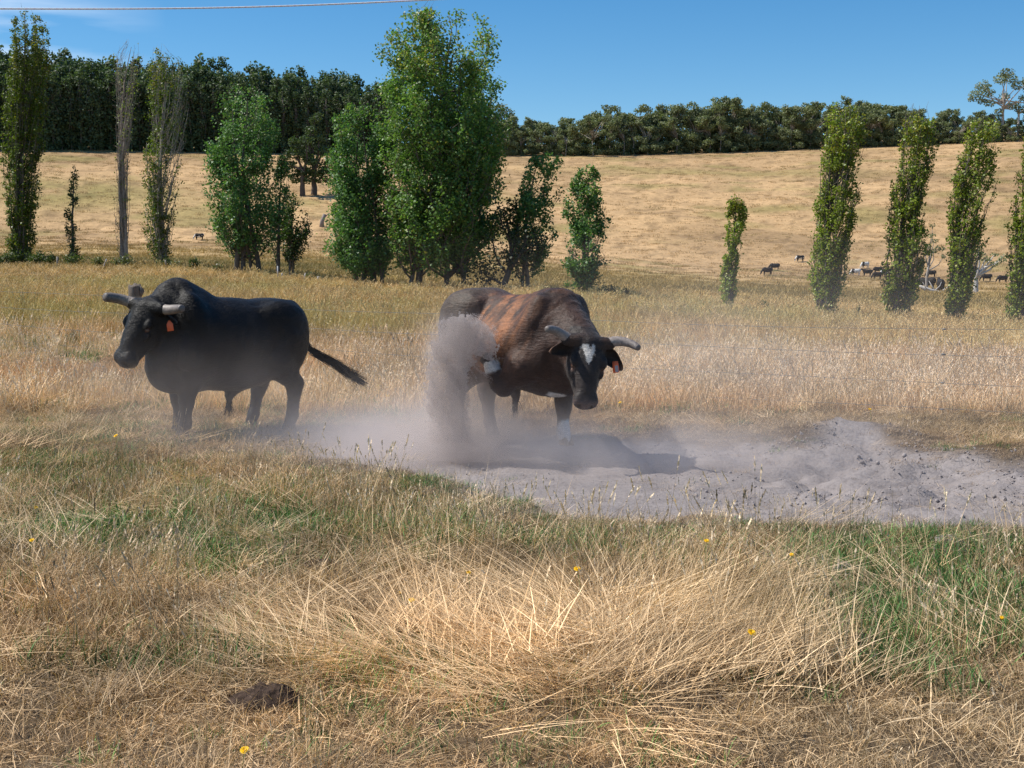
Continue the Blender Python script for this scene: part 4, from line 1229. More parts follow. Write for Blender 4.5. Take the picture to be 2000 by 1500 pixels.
poplar('lombardy_poplar', 'slender columnar poplar standing left of the pale gum trunk', [(1866, 636), (1874, 636)], 40,
       [(636, 1850, 1888), (600, 1846, 1894), (540, 1848, 1904), (480, 1846, 1920), (430, 1842, 1924), (370, 1846, 1938), (320, 1862, 1942), (280, 1872, 1940), (250, 1884, 1936), (228, 1900, 1930)], 10500, .105, LOMB, 115, 140, (.2, .45), sigma=.10, low=.0, holes=.19, upr=2.0, group=RG_)
poplar('lombardy_poplar', 'columnar poplar cut by the right edge of the picture', [(1984, 640), (1996, 641)], 39.3,
       [(640, 1966, 2014), (590, 1960, 2024), (530, 1960, 2030), (470, 1962, 2036), (420, 1962, 2044), (370, 1972, 2050), (320, 1978, 2056), (270, 1990, 2056), (240, 1996, 2040), (215, 2010, 2030)], 12000, .105, LOMB, 116, 150, (.2, .45), sigma=.10, low=.0, holes=.17, upr=2.0, group=RG_)

# leaning half-dead tree with curved bare limbs, between the tallest tree and the dark one
def leaning_tree():
    rg = np.random.default_rng(5)
    b = P(980, 556, 48.6); b[2] = gz(b[0], b[1])
    root = thing('leaning_tree', 'half dead tree with crooked leaning trunk and bare curved limbs', 'tree', tuple(b))
    A = Acc(); m = 48.6 / FPX
    q = lambda pts: [((x - 980) * m, d, (556 - y) * m) for x, y, d in pts]
    bc = (.085, .07, .06)
    tips = []
    for pts, r0 in (([(978, 562, 0), (984, 545, 0), (994, 520, .1), (1000, 490, .2), (996, 455, .3), (990, 420, .3)], .15), ([(996, 516, .1), (1012, 495, -.2), (1024, 470, -.3), (1030, 440, -.2)], .07),
                    ([(992, 524, .1), (975, 505, -.2), (966, 480, -.3), (962, 455, -.3)], .06), ([(984, 546, 0), (966, 535, .3), (950, 530, .4), (942, 515, .5)], .06), ([(999, 480, .2), (1010, 450, .4), (1012, 410, .5), (1006, 375, .5)], .06),
                    ([(997, 460, .3), (980, 430, .1), (976, 400, 0)], .05), ([(1018, 484, -.2), (1034, 476, -.4), (1044, 470, -.5)], .03), ([(960, 533, .3), (946, 545, .3), (938, 552, .3)], .03)):
        p = np.array(q(pts)); k = np.linspace(0, 1, len(p)); t = np.linspace(0, 1, 12)
        p = np.stack([np.interp(t, k, p[:, i]) for i in range(3)], 1)
        p[1:-1] = (p[:-2] + 2 * p[1:-1] + p[2:]) / 4
        A.tube(p, np.linspace(r0, r0 * .25, 12), 7, bc)
        for i in range(12):
            s = p[rg.integers(3, 12)]; e = s + rg.normal(0, .28, 3) + np.array((0, 0, .2))
            A.tube([s, (s + e) / 2 + rg.normal(0, .04, 3), e], [.012, .009, .003], 3, bc); tips.append(e)
    link('trunk', A.mesh('trunk', True, M_BARK), root)
    tips = np.array(tips); LPs = (tips[rg.integers(0, len(tips), 1700)] + rg.normal(0, .16, (1700, 3)))
    V, Q = leaf_quads(LPs, .11, rg)
    c = np.array((.035, .05, .018))[None] * (.5 + rg.random((1700, 1)))
    link('crown', mk_mesh('crown', V, Q, None, False, {'Col': np.repeat(c, 4, 0)}, M_LEAF), root)
leaning_tree()

# ------------------------------------------------------------------ gum trees
def gum_meshes(tag, seed, H, clumps, nq, qs, col0, col1, trunk_h, barkc, limbs=0, tr=.18, upn=.55):
    """shared meshes of one gum tree: limbs, then clumps of leaf sprays [(x, y, z, rx, rz)]"""
    rg = np.random.default_rng(seed)
    A = Acc()
    z = np.linspace(-.5, trunk_h, 7)
    wob = np.cumsum(rg.normal(0, H * .006, (7, 2)), 0)
    A.tube(np.stack([wob[:, 0], wob[:, 1], z], 1), np.linspace(tr, tr * .55, 7), 6, barkc)
    top = np.array((wob[-1, 0], wob[-1, 1], trunk_h))
    for i, (x, y, zc, rx, rz) in enumerate(clumps):
        if i < limbs or limbs == 0 and i % 3 == 0:
            a0 = rg.random() * .5
            s = np.array((wob[3, 0], wob[3, 1], trunk_h * .45)) * (a0) + top * (1 - a0)
            e = np.array((x, y, zc + rz * .2)); mdl = (s + e) / 2 + rg.normal(0, H * .025, 3)
            A.tube([s, s * .6 + mdl * .4, mdl, mdl * .5 + e * .5 + rg.normal(0, H * .012, 3), e], np.linspace(tr * .5, tr * .10, 5), 5, np.array(barkc) * (.8 + .4 * rg.random()))
    tm = A.mesh('trunk', True, M_BARK)
    Ps, Ns, Cs = [], [], []
    for x, y, zc, rx, rz in clumps:
        n = max(6, int(nq * rx * rx))
        d = rg.normal(size=(n, 3)); d /= np.linalg.norm(d, axis=1)[:, None]
        rr = (.45 + .6 * rg.random((n, 1)) ** .6)
        p = d * rr * np.array((rx, rx, rz)) + np.array((x, y, zc)) + rg.normal(0, qs * .35, (n, 3))
        Ps.append(p); Ns.append(d)
        Cs.append((np.array(col0) + (np.array(col1) - col0) * rg.random((n, 1))) * (.75 + .5 * rg.random()))
    P_, N_, C_ = np.concatenate(Ps), np.concatenate(Ns), np.concatenate(Cs)
    nr = N_ * upn + rg.normal(0, .55, N_.shape) + np.array((0, 0, .25)); nr /= np.linalg.norm(nr, axis=1)[:, None]
    t = rg.normal(size=nr.shape); t -= nr * (t * nr).sum(1)[:, None]; t /= np.linalg.norm(t, axis=1)[:, None]
    w = np.cross(nr, t); s = qs * (.6 + .8 * rg.random((len(P_), 1)))
    V = np.stack([P_ - t * s * .5, P_ + w * s * .4, P_ + t * s * .5, P_ - w * s * .4], 1).reshape(-1, 3)
    cm = mk_mesh('crown', V, np.arange(len(V)).reshape(-1, 4), None, False, {'Col': np.repeat(C_, 4, 0)}, M_GUMLEAF)
    return tm, cm

def plantation_clumps(rg, H):
    c = []
    n = 56
    for i in range(n):
        t = i / (n - 1)
        z = H * (.05 + .95 * t)
        prof = (.50 + .50 * min(1, t / .35)) * (1 - max(0, (t - .62) / .38) ** 2.0 * .72)
        R_ = H * .128 * prof
        a = i * 2.4 + rg.random(); r = R_ * (.35 + .65 * rg.random())
        c.append((r * math.cos(a), r * math.sin(a), z - H * .03, H * .046 * (.6 + .8 * rg.random()) * (.6 + .4 * prof), H * .048 * (.8 + .5 * rg.random())))
    return c
def bush_clumps(rg, H, Wd, n=26):
    c = []
    heads = [(rg.normal(0, Wd * .5), rg.normal(0, Wd * .5), H * (.62 + .36 * rg.random())) for _ in range(5)]
    for i in range(n):
        if i < n * .62:                          # separate heads of foliage on their own limbs
            hx, hy, hz = heads[i % 5]
            s = H * (.045 + .05 * rg.random())
            c.append((hx + rg.normal(0, H * .075), hy + rg.normal(0, H * .075), hz + rg.normal(0, H * .05) - s * .4, s * 1.25, s * .75))
        else:
            a = rg.random() * 6.283; r = math.sqrt(rg.random()) * Wd * 1.1
            s = H * (.06 + .05 * rg.random())
            c.append((r * math.cos(a), r * math.sin(a), H * (.05 + .45 * rg.random()), s * 1.3, s * .8))
    return c

def forest(name, label, group, positions, variants):
    """every tree an Empty with a trunk and a crown; meshes shared"""
    for i, (x, y, sc, v, rz) in enumerate(positions):
        o = thing(name, label if isinstance(label, str) else label(i), 'tree', (x, y, gz(x, y) - .1), group, rz)
        o.scale = (sc * (.9 + .2 * random.random()), sc * (.9 + .2 * random.random()), sc)
        tm, cm = variants[v]
        link('trunk', tm, o); link('crown', cm, o)

PG0, PG1 = np.array((.055, .085, .040)), np.array((.115, .155, .070))
plant = []
for v in range(7):
    rg = np.random.default_rng(300 + v)
    plant.append(gum_meshes('p', 310 + v, 20, plantation_clumps(rg, 20 * (.96 + .08 * rg.random())), 46, .62, PG0, PG1, 17.5, (.22, .19, .165), 0, .17))
pos = []
ptop = lambda px: np.interp(px, [-80, 0, 100, 150, 250, 330, 400, 480, 550, 600, 650, 720, 800], [112, 116, 128, 125, 136, 140, 140, 146, 158, 156, 165, 172, 178])
for row, (dy, k, step) in enumerate(((1.5, .86, 19), (6, .98, 21), (12, 1.04, 23), (19, 1.09, 25))):
    px = -70 + row * 11.0
    while px < 775:
        u = (px - 1000) / FPX
        Y = float(np.interp(u, UC, RD)) + dy + random.uniform(-1.4, 1.4)
        x = u * Y
        yb = HOR - (gz(x, Y) - CAM_Z) / Y * FPX
        hh = (yb - ptop(px)) * Y / FPX * k * random.uniform(.90, 1.06)
        pos.append((x, Y, hh / 20.0, random.randrange(7), random.random() * 6.28))
        px += step * random.uniform(.75, 1.25)
forest('plantation_gum', 'dark green gum tree in the tall dense plantation on the left ridge', 'gum trees of the dense plantation', pos, plant)

BG0, BG1 = np.array((.115, .140, .066)), np.array((.255, .268, .135))
bush = []
for v in range(8):
    rg = np.random.default_rng(400 + v)
    bush.append(gum_meshes('b', 410 + v, 12, bush_clumps(rg, 12, 4.4 + rg.random() * 1.4, 44 + 3 * v % 8), 74, .46, BG0, BG1, 6.5, (.40, .35, .30) if v % 2 else (.30, .26, .22), 20, .24))
pos = []
btop = lambda px: np.interp(px, [960, 1000, 1060, 1150, 1180, 1230, 1280, 1330, 1420, 1500, 1560, 1600, 1650, 1700, 1800, 1900, 2100],
                            [236, 240, 246, 230, 238, 208, 236, 214, 204, 226, 204, 222, 212, 206, 222, 230, 226])
for row, (dy, k, step) in enumerate(((1.5, .80, 29), (8, 1.0, 31), (15, 1.05, 33))):
    px = 968 + row * 14
    while px < 2090:
        u = (px - 1000) / FPX
        Y = float(np.interp(u, UC, RD)) + dy + random.uniform(-2, 2)
        x = u * Y
        yb = HOR - (gz(x, Y) - CAM_Z) / Y * FPX
        hh = (yb - btop(px)) * Y / FPX * k * random.choice((.84, .93, .98, 1.02, 1.08)) * random.uniform(.94, 1.06)
        pos.append((x, Y, hh / 12.0, random.randrange(8), random.random() * 6.28))
        px += step * random.uniform(.7, 1.3)
forest('bushland_gum', 'irregular olive green gum tree with pale limbs in the bush along the right ridge', 'gum trees of the ridge bushland', pos, bush)

# taller gums that stand out
def lone_gum(name, label, px, py, Y, H, clumps, seed, trunk_h, tr, barkc, c0=BG0, c1=BG1, qs=.45, nq=60, limbs=30):
    p = P(px, py, Y); p[2] = gz(p[0], p[1])
    o = thing(name, label, 'tree', tuple(p))
    tm, cm = gum_meshes('l', seed, H, clumps, nq, qs, c0, c1, trunk_h, barkc, limbs, tr)
    link('trunk', tm, o); link('crown', cm, o)
m_ = 458 / FPX
pc = lambda L, m, bx, by, sd: [((x - bx) * m, np.random.default_rng(sd + i).normal(0, 1) * r * m * .8, (by - y) * m, r * m, r * m * .62) for i, (x, y, r) in enumerate(L)]
lone_gum('tall_gum', 'tall spreading gum tree with open crown at the right end of the ridge', 1957, 278, 463, 25,
         pc([(1905, 188, 14), (1918, 172, 16), (1935, 182, 13), (1948, 160, 15), (1958, 148, 14), (1972, 156, 15), (1985, 170, 16), (1998, 165, 15), (2010, 180, 16), (1995, 195, 13), (1930, 205, 11), (1915, 200, 10), (1966, 190, 12), (1975, 210, 11), (1945, 222, 9), (2015, 200, 12), (1898, 196, 8)], m_, 1957, 278, 1), 501, 15, .62, (.42, .36, .31), limbs=17, qs=.6, nq=34)
lone_gum('tall_gum', 'pale smooth barked gum trunk with small crown behind the last poplar', 1988, 274, 466, 20,
         pc([(1990, 215, 14), (2004, 205, 13), (1980, 205, 12), (2012, 225, 12)], m_, 1988, 274, 9), 502, 12, .55, (.55, .50, .45), limbs=4, qs=.6, nq=34)
m_ = 412 / FPX
lone_gum('round_gum', 'taller rounded gum tree showing above the bush, right of the tallest poplar', 985, 304, 418, 18,
         pc([(978, 215, 14), (990, 225, 15), (965, 230, 14), (1000, 240, 13), (975, 245, 15), (990, 255, 14), (960, 255, 13), (945, 240, 13), (955, 215, 12)], m_, 985, 304, 19), 503, 11, .35, (.28, .24, .2), limbs=9, qs=.62, nq=40)
lone_gum('ridge_gum', 'bushy gum tree with pale dead limbs above the bush on the skyline', 1165, 304, 432, 14,
         pc([(1150, 236, 12), (1165, 228, 13), (1180, 236, 12), (1142, 246, 11), (1190, 248, 12), (1165, 248, 13)], 430 / FPX, 1165, 304, 29), 504, 9, .3, (.4, .36, .3), limbs=6, qs=.6, nq=40)
# old cypresses on the hillside behind the tree line
CY0, CY1 = np.array((.035, .060, .022)), np.array((.085, .120, .042))
m_ = 300 / FPX
lone_gum('old_cypress', 'old dark cypress with thick twisted trunk on the hillside, left of its twin', 590, 394, 296, 18,
         pc([(585, 300, 16), (600, 290, 14), (575, 315, 14), (595, 320, 16), (568, 335, 13), (590, 345, 14), (608, 330, 13), (575, 290, 10), (562, 320, 10), (612, 352, 10), (570, 356, 9), (580, 350, 11), (598, 352, 11), (560, 345, 8), (578, 364, 9), (602, 365, 9), (588, 360, 10)], m_, 590, 394, 39), 505, 6, .75, (.10, .08, .07), CY0, CY1, .55, 60, 6)
lone_gum('old_cypress', 'taller old dark cypress with flared trunk on the hillside behind the poplars', 613, 392, 300, 20,
         pc([(618, 250, 11), (612, 270, 13), (625, 285, 14), (606, 292, 13), (620, 305, 16), (634, 310, 14), (610, 325, 14), (628, 335, 15), (640, 345, 12), (618, 350, 13), (644, 325, 10), (624, 240, 8), (608, 345, 11), (630, 352, 11), (650, 350, 9), (600, 310, 12), (604, 362, 9), (626, 364, 10), (640, 362, 9)], m_, 613, 392, 59), 506, 6, .85, (.11, .09, .08), CY0, CY1, .55, 60, 6)
# two gums low in the far paddock at right
m_ = 105 / FPX
GW = (.50, .46, .42)
lone_gum('paddock_gum', 'gnarled pale gum with thin crown in the paddock between two right poplars', 1906, 590, 104, 5,
         pc([(1898, 520, 9), (1912, 512, 10), (1925, 520, 9), (1890, 535, 8), (1935, 530, 9), (1950, 522, 8), (1942, 512, 6), (1905, 500, 7), (1958, 515, 5)], m_, 1906, 590, 79), 507, 1.6, .26, GW, BG0 * 1.2, BG1 * 1.2, .16, 480, 9)
lone_gum('paddock_gum', 'thin grey gum partly hidden behind the forked right poplar', 1806, 584, 107, 6.5,
         pc([(1815, 470, 8), (1825, 480, 8), (1832, 495, 9), (1838, 510, 7), (1818, 450, 6), (1822, 500, 8), (1810, 490, 7)], m_, 1806, 584, 89), 508, 2.4, .14, (.34, .30, .26), BG0, BG1, .16, 420, 7)
# bare trunk on the hillside
def stub():
    p = P(628, 440, 268); p[2] = gz(p[0], p[1])
    o = thing('dead_trunk', 'short leaning dead grey trunk on the hillside below the cypresses', 'tree', tuple(p))
    A = Acc(); m = 268 / FPX
    A.tube([(0, 0, -.3), (.1, 0, 10 * m), (.7, 0, 24 * m)], [.55, .42, .35], 7, (.26, .22, .2))
    A.tube([(.4, 0, 16 * m), (1.6, .2, 26 * m)], [.2, .08], 5, (.26, .22, .2))
    link('trunk', A.mesh('trunk', True, M_BARK), o)
stub()
# ------------------------------------------------------------------ shrubs and stakes along the tree line
def y_at(px, py, y0=12, y1=480):
    """distance at which the ground is seen at photograph pixel (px, py)"""
    Y = np.linspace(y0, y1, 6000); X = (px - 1000) / FPX * Y
    yy = HOR - (ground_z(X, Y, False) - CAM_Z) / Y * FPX
    i = np.argmax(yy <= py)
    return float(Y[i])

def shrub(label, px, py, wpx, hpx, Y, seed, c0=(.05, .075, .022), c1=(.13, .16, .05), n=700, ls=.07, name='shrub'):
    rg = np.random.default_rng(seed)
    m = Y / FPX; b = P(px, py, Y); b[2] = gz(b[0], b[1])
    o = thing(name, label, 'shrub', tuple(b), 'shrubs along the tree line')
    w, h = wpx * m / 2, hpx * m
    A = Acc(); tips = []
    for i in range(16):
        a = rg.random() * 6.28; r = w * math.sqrt(rg.random())
        e = np.array((r * math.cos(a), r * math.sin(a) * .8, h * (.5 + .5 * rg.random()) * (1 - .35 * (r / w) ** 2)))
        A.tube([(e[0] * .15, e[1] * .15, -.05), e * .55 + rg.normal(0, .02, 3), e], [.014, .010, .004], 3, (.12, .10, .07))
        tips.append(e)
    link('stem', A.mesh('stem', False, M_BARK), o)
    tips = np.array(tips); k = rg.integers(0, 16, n)
    q = tips[k] * (.35 + .65 * rg.random((n, 1))) + rg.normal(0, w * .13 + .02, (n, 3)); q[:, 2] = np.abs(q[:, 2])
    V, Q = leaf_quads(q, ls, rg, .2)
    C = np.array(c0) + (np.array(c1) - c0) * rg.random((n, 1))
    link('foliage', mk_mesh('foliage', V, Q, None, False, {'Col': np.repeat(C, 4, 0)}, M_LEAF), o)
GY0, GY1 = (.09, .10, .045), (.20, .20, .09)
shrub('dark green bush at the foot of the far left poplar, on its left', 10, 522, 50, 38, 59, 1, n=1500)
shrub('dark green bush at the foot of the far left poplar, on its right', 72, 522, 50, 34, 59, 2, n=1500)
shrub('low green bush between the grey stake and the far left poplar', 98, 520, 30, 30, 59, 3, n=800)
shrub('green bush around the foot of the thin sapling', 146, 522, 50, 26, 58.5, 4, n=900)
shrub('yellowish feathery shrub left of the bare poplar', 195, 528, 30, 30, 57, 5, (.12, .13, .04), (.24, .23, .09), 600)
shrub('rounded grey green bush hiding the foot of the bare poplar', 238, 530, 46, 30, 57, 6, GY0, GY1, 1100)
shrub('low green shrub at the foot of the two stemmed poplar', 330, 530, 44, 22, 57, 7, n=700)
shrub('upright dark green shrub alone in the grass left of the white poplar clump', 380, 543, 22, 34, 55, 8, n=600)
shrub('small pale shrub in the grass beside the white poplar clump', 425, 540, 22, 20, 55, 9, GY0, GY1, 300)
shrub('small dark shrub between the two white stakes', 605, 555, 12, 20, 52, 10, n=260)
shrub('dark shaded bush at the right foot of the round poplar', 1186, 590, 44, 26, 45.5, 11, (.02, .03, .014), (.05, .06, .025), 900)
shrub('small dark bush alone to the right of the round poplar', 1221, 594, 16, 26, 44.5, 12, (.02, .03, .014), (.05, .06, .025), 500)
shrub('grey green thistle like shrub between the small poplar and the thickest right poplar', 1492, 598, 20, 20, 46, 13, GY0, GY1, 350, .06)
shrub('low grey green shrub right of the thistle like one', 1545, 595, 24, 12, 47, 14, GY0, GY1, 300, .06)
shrub('thin upright weed right of the thickest right poplar', 1676, 606, 8, 24, 44, 15, GY0, GY1, 200, .06)

M_WOOD = simple_mat('weathered_wood', (.24, .21, .18), .9, .15, .4, 14, .6)
M_STAKE = simple_mat('pale_stake', (.46, .45, .45), .8, .2, .15, 10)
def stake(label, px, py, hpx, wpx, Y, lean=0, mat=M_STAKE):
    m = Y / FPX; b = P(px, py, Y); b[2] = gz(b[0], b[1])
    h, w = hpx * m, wpx * m
    V, Q, T = tube([(0, 0, -.2), (lean * .5 * m, 0, h * .5), (lean * m, 0, h)], [w / 2, w / 2.1, w / 2.2], 6)
    o = link('stake', mk_mesh('stake', V, Q, T, False, None, mat), None, tuple(b), label=label, category='stake', group='stakes in the tree line')
stake('grey wooden stake standing between the far left poplar and the sapling', 113, 523, 22, 5, 58, 0, M_WOOD)
stake('leaning pale stick beside the yellowish feathery shrub', 200, 531, 20, 3, 56.5, 9)
stake('short grey stub at the right foot of the two stemmed poplar', 324, 534, 18, 4, 56, 0, M_WOOD)
stake('white stake at the foot of the young poplar, left of the gap', 543, 556, 26, 3.5, 51.5)
stake('thin white stake right of the young poplar foot', 551, 553, 12, 2.5, 52)
stake('thin leaning white stake in the gap of the tree line', 593, 556, 16, 3, 51.5, 4)
stake('short thick white stake in the gap left of the broad poplar clump', 622, 555, 12, 5, 51.5)
stake('leaning white stake beside the foot of the thickest right poplar', 1634, 624, 14, 3, 41, -4)

# fallen tree in the far right paddock
def fallen():
    b = P(1815, 582, 104); b[2] = gz(b[0], b[1]); m = 104 / FPX
    o = thing('fallen_tree', 'fallen bleached dead tree lying beside the forked right poplar', 'fallen tree', tuple(b))
    A = Acc(); c = (.50, .46, .42)
    q = lambda L: [((x - 1815) * m, d, (582 - y) * m) for x, y, d in L]
    A.tube(q([(1796, 568, 0), (1815, 577, .2), (1835, 582, .3), (1856, 586, .2)]), [.10, .22, .20, .14], 7, c)
    rg = np.random.default_rng(3)
    for L, r in (([(1830, 580, .3), (1822, 566, .5), (1818, 558, .6)], .06), ([(1838, 582, .3), (1848, 572, .2), (1860, 566, 0)], .06), ([(1820, 578, .2), (1806, 572, -.3), (1798, 560, -.4)], .06), ([(1845, 584, .2), (1858, 577, -.3), (1872, 572, -.5)], .05),
                 ([(1826, 578, .2), (1838, 568, .4), (1842, 560, .5)], .05)):
        A.tube(q(L), [r, r * .7, r * .3], 5, c)
    link('log', A.mesh('log', True, M_BARK), o)
fallen()

# ------------------------------------------------------------------ distant cattle
def cow_mesh(graze, bold, seed):
    F = Field((-1.3, -.45, -.05), (1.6, .45, 1.6), .055)
    F.ell((0, 0, .82), (.80, .36, .40), k=.1); F.ell((.45, 0, .90), (.32, .30, .38), k=.1); F.ell((-.55, 0, .90), (.33, .30, .36), k=.1)
    for sx in (.5, -.6):
        for sy in (.17, -.17): F.cone((sx, sy, .8), (sx + .03, sy, .04), .13, .055, .06)
    if graze: F.cone((.65, 0, 1.0), (1.05, .05, .52), .2, .13, .08); F.cone((1.05, .05, .5), (1.2, .08, .12), .14, .085, .05)
    else: F.cone((.65, 0, 1.05), (1.05, .05, 1.28), .2, .13, .08); F.cone((1.02, .05, 1.3), (1.36, .1, 1.1), .14, .085, .05)
    F.cone((-.85, 0, 1.15), (-.95, 0, .5), .05, .04, .03)
    V, Q = F.skin(1)
    n = fbm(V[:, 0] * 1.9 + seed, V[:, 1] * 1.6, V[:, 2] * 1.9, seed, 2)
    w = (n > bold).astype(float)[:, None]
    C = np.array((.014, .012, .012)) * (1 - w) + np.array((.62, .60, .57)) * w
    return mk_mesh('cow', V, Q, None, True, {'Col': C}, M_COW)
M_COW = col_mat('cow_hide', .7, .25)
CB, CBw, CW, CBh = cow_mesh(True, 2, 1), cow_mesh(True, .56, 2), cow_mesh(True, .40, 3), cow_mesh(False, 2, 4)
for mesh, px, py, yaw, lab in ((CB, 1497, 537, 3.3, 'black cow grazing in front of the lone small poplar side, leftmost of the far herd'), (CB, 1511, 528, 3.0, 'black cow grazing a little behind the leftmost cow of the herd'),
        (CBw, 1560, 511, 3.4, 'black and white cow grazing alone highest on the slope, left of the thickest poplar'), (CW, 1687, 524, 3.5, 'mostly white cow facing the camera above the middle of the herd'),
        (CW, 1669, 538, 3.1, 'mostly white cow half hidden behind the thickest right poplar'), (CBh, 1691, 539, 3.2, 'big black cow standing in the middle of the herd'),
        (CB, 1712, 534, 3.2, 'black cow grazing behind the middle of the herd'), (CB, 1711, 545, 3.4, 'black cow grazing lowest in the middle of the herd'),
        (CBw, 1724, 540, 3.7, 'black and white cow beside the left edge of the forked poplar'), (CBw, 1732, 538, .3, 'black and white cow partly behind the forked poplar'),
        (CB, 1816, 541, 3.1, 'black cow grazing just right of the forked poplar'), (CB, 1808, 566, 2.6, 'black cow behind the fallen tree'), (CBh, 1835, 570, 1.4, 'black cow seen end on behind the branches of the fallen tree'),
        (CB, 1924, 549, 3.0, 'black cow behind the thin crown of the gnarled gum'), (CB, 1955, 552, 3.2, 'black cow at the left edge of the rightmost poplar'), (CBw, 393, 469, 3.1, 'lone black and white cow far off on the left slope')):
    Y = y_at(px, py, 70, 460)
    X = (px - 1000) / FPX * Y
    o = link('cow', mesh, None, (X, Y, gz(X, Y)), label=lab, category='cow', group='cattle on the far slope')
    o.rotation_euler = (0, 0, yaw)

# ------------------------------------------------------------------ fence behind the bulls, and the wire overhead
M_WIRE = simple_mat('galvanised_wire', (.13, .135, .14), .5, .4, .15, 30)
def fence():
    d = np.array((5.55 + 6.30, 14.0 - 21.6)); d /= np.linalg.norm(d)
    b = np.array((-6.30, 21.6))
    z0 = gz(*b)
    o = thing('wire_fence', 'thin wire fence on a rough wooden post running behind the bulls', 'fence', (b[0], b[1], z0))
    A = Acc(); rg = np.random.default_rng(2)
    n = 20; a = np.arange(n) / n * 6.283
    lv = []
    for z, r in ((-.4, .112), (.3, .112), (.7, .110), (1.08, .108), (1.215, .106), (1.24, .100)):
        rr = r * (1 + .06 * np.sin(a * 7 + 1) + .04 * np.sin(a * 3))
        top = z + (rg.normal(0, .010, n) + .018 * np.sin(a) if z > 1.18 else 0)
        lv.append(np.stack([rr * np.cos(a), rr * np.sin(a), np.broadcast_to(top, n)], 1))
    V = np.concatenate(lv + [[[0, 0, 1.225]]])
    Q = [[i * n + j, i * n + (j + 1) % n, (i + 1) * n + (j + 1) % n, (i + 1) * n + j] for i in range(5) for j in range(n)]
    T = [[5 * n + j, 5 * n + (j + 1) % n, 6 * n] for j in range(n)]
    bm_ = NB('post_wood'); co = bm_.n('ShaderNodeTexCoord').outputs['Object']
    mp_ = bm_.n('ShaderNodeMapping', i_Scale=(60, 60, 4)); bm_.l(co, mp_.inputs['Vector'])
    nz_ = bm_.noise(1, 6, .7, mp_.outputs['Vector'])
    bm_.principled(bm_.ramp(nz_.outputs['Fac'], (.3, (.075, .06, .048)), (.55, (.20, .165, .135)), (.8, (.42, .39, .36))).outputs['Color'], .9, .15, bm_.bump(nz_.outputs['Fac'], 1.0, .03))
    link('post', mk_mesh('post', V, np.array(Q), np.array(T), False, None, bm_.m), o)
    # splinter broken away on the right side of the post head
    V, Q, T = tube([(.10, -.02, 1.05), (.125, -.02, 1.14), (.10, -.02, 1.23)], [.02, .045, .012], 5)
    link('splinter', mk_mesh('splinter', V, Q, T, False, None, bm_.m), o)
    for h in (1.06, .78, .46, .16):
        pts = []
        for t in np.linspace(-9, 30, 90):
            sag = -.012 * math.sin(t * .8 + h * 5) - .02 * math.sin((t / 7.0) % 1 * math.pi)
            x, y = b + d * t
            pts.append((d[0] * t, d[1] * t - .115, base_z(np.array([x]), np.array([y]))[0] - z0 + h + sag))
        V, Q, T = tube(pts, .0024, 5)
        link('wire', mk_mesh('wire', V, Q, T, True, None, M_WIRE), o)
        # knots where the wire is tied
        A = Acc()
        for t in (6.4, 13.2, 17.9):
            x, y = b + d * t
            c = np.array((d[0] * t, d[1] * t - .115, base_z(np.array([x]), np.array([y]))[0] - z0 + h - .02 * math.sin((t / 7.0) % 1 * math.pi)))
            A.tube([c + np.array((-.03 * d[0], -.03 * d[1], 0)), c, c + np.array((.03 * d[0], .03 * d[1], 0))], [.003, .010, .003], 5)
        link('wire_tie', A.mesh('wire_tie', True, M_WIRE), o)
fence()
def overhead():
    a, c = P(0, 17, 6.6), P(890, -3, 7.2)
    dv = c - a; t = np.linspace(-.8, 2.6, 120)
    b = NB('electric_rope'); co = b.n('ShaderNodeTexCoord').outputs['Object']
    w = b.n('ShaderNodeTexWave', i_Scale=9.0, i_Distortion=.3); b.l(co, w.inputs['Vector'])
    b.principled(b.ramp(w.outputs['Fac'], (.55, (.74, .74, .74)), (.9, (.72, .62, .63))).outputs['Color'], .6, .3)
    A = Acc()
    ctr = a + np.outer(t, dv); ctr[:, 2] -= .02 * np.sin(np.clip(t, 0, 1) * math.pi)
    V, Q, T = tube(ctr - a, .0042, 8)
    link('overhead_wire', mk_mesh('overhead_wire', V, Q, T, True, None, b.m), None, tuple(a), label='white electric fence rope stretched across the sky at the upper left', category='wire')
overhead()

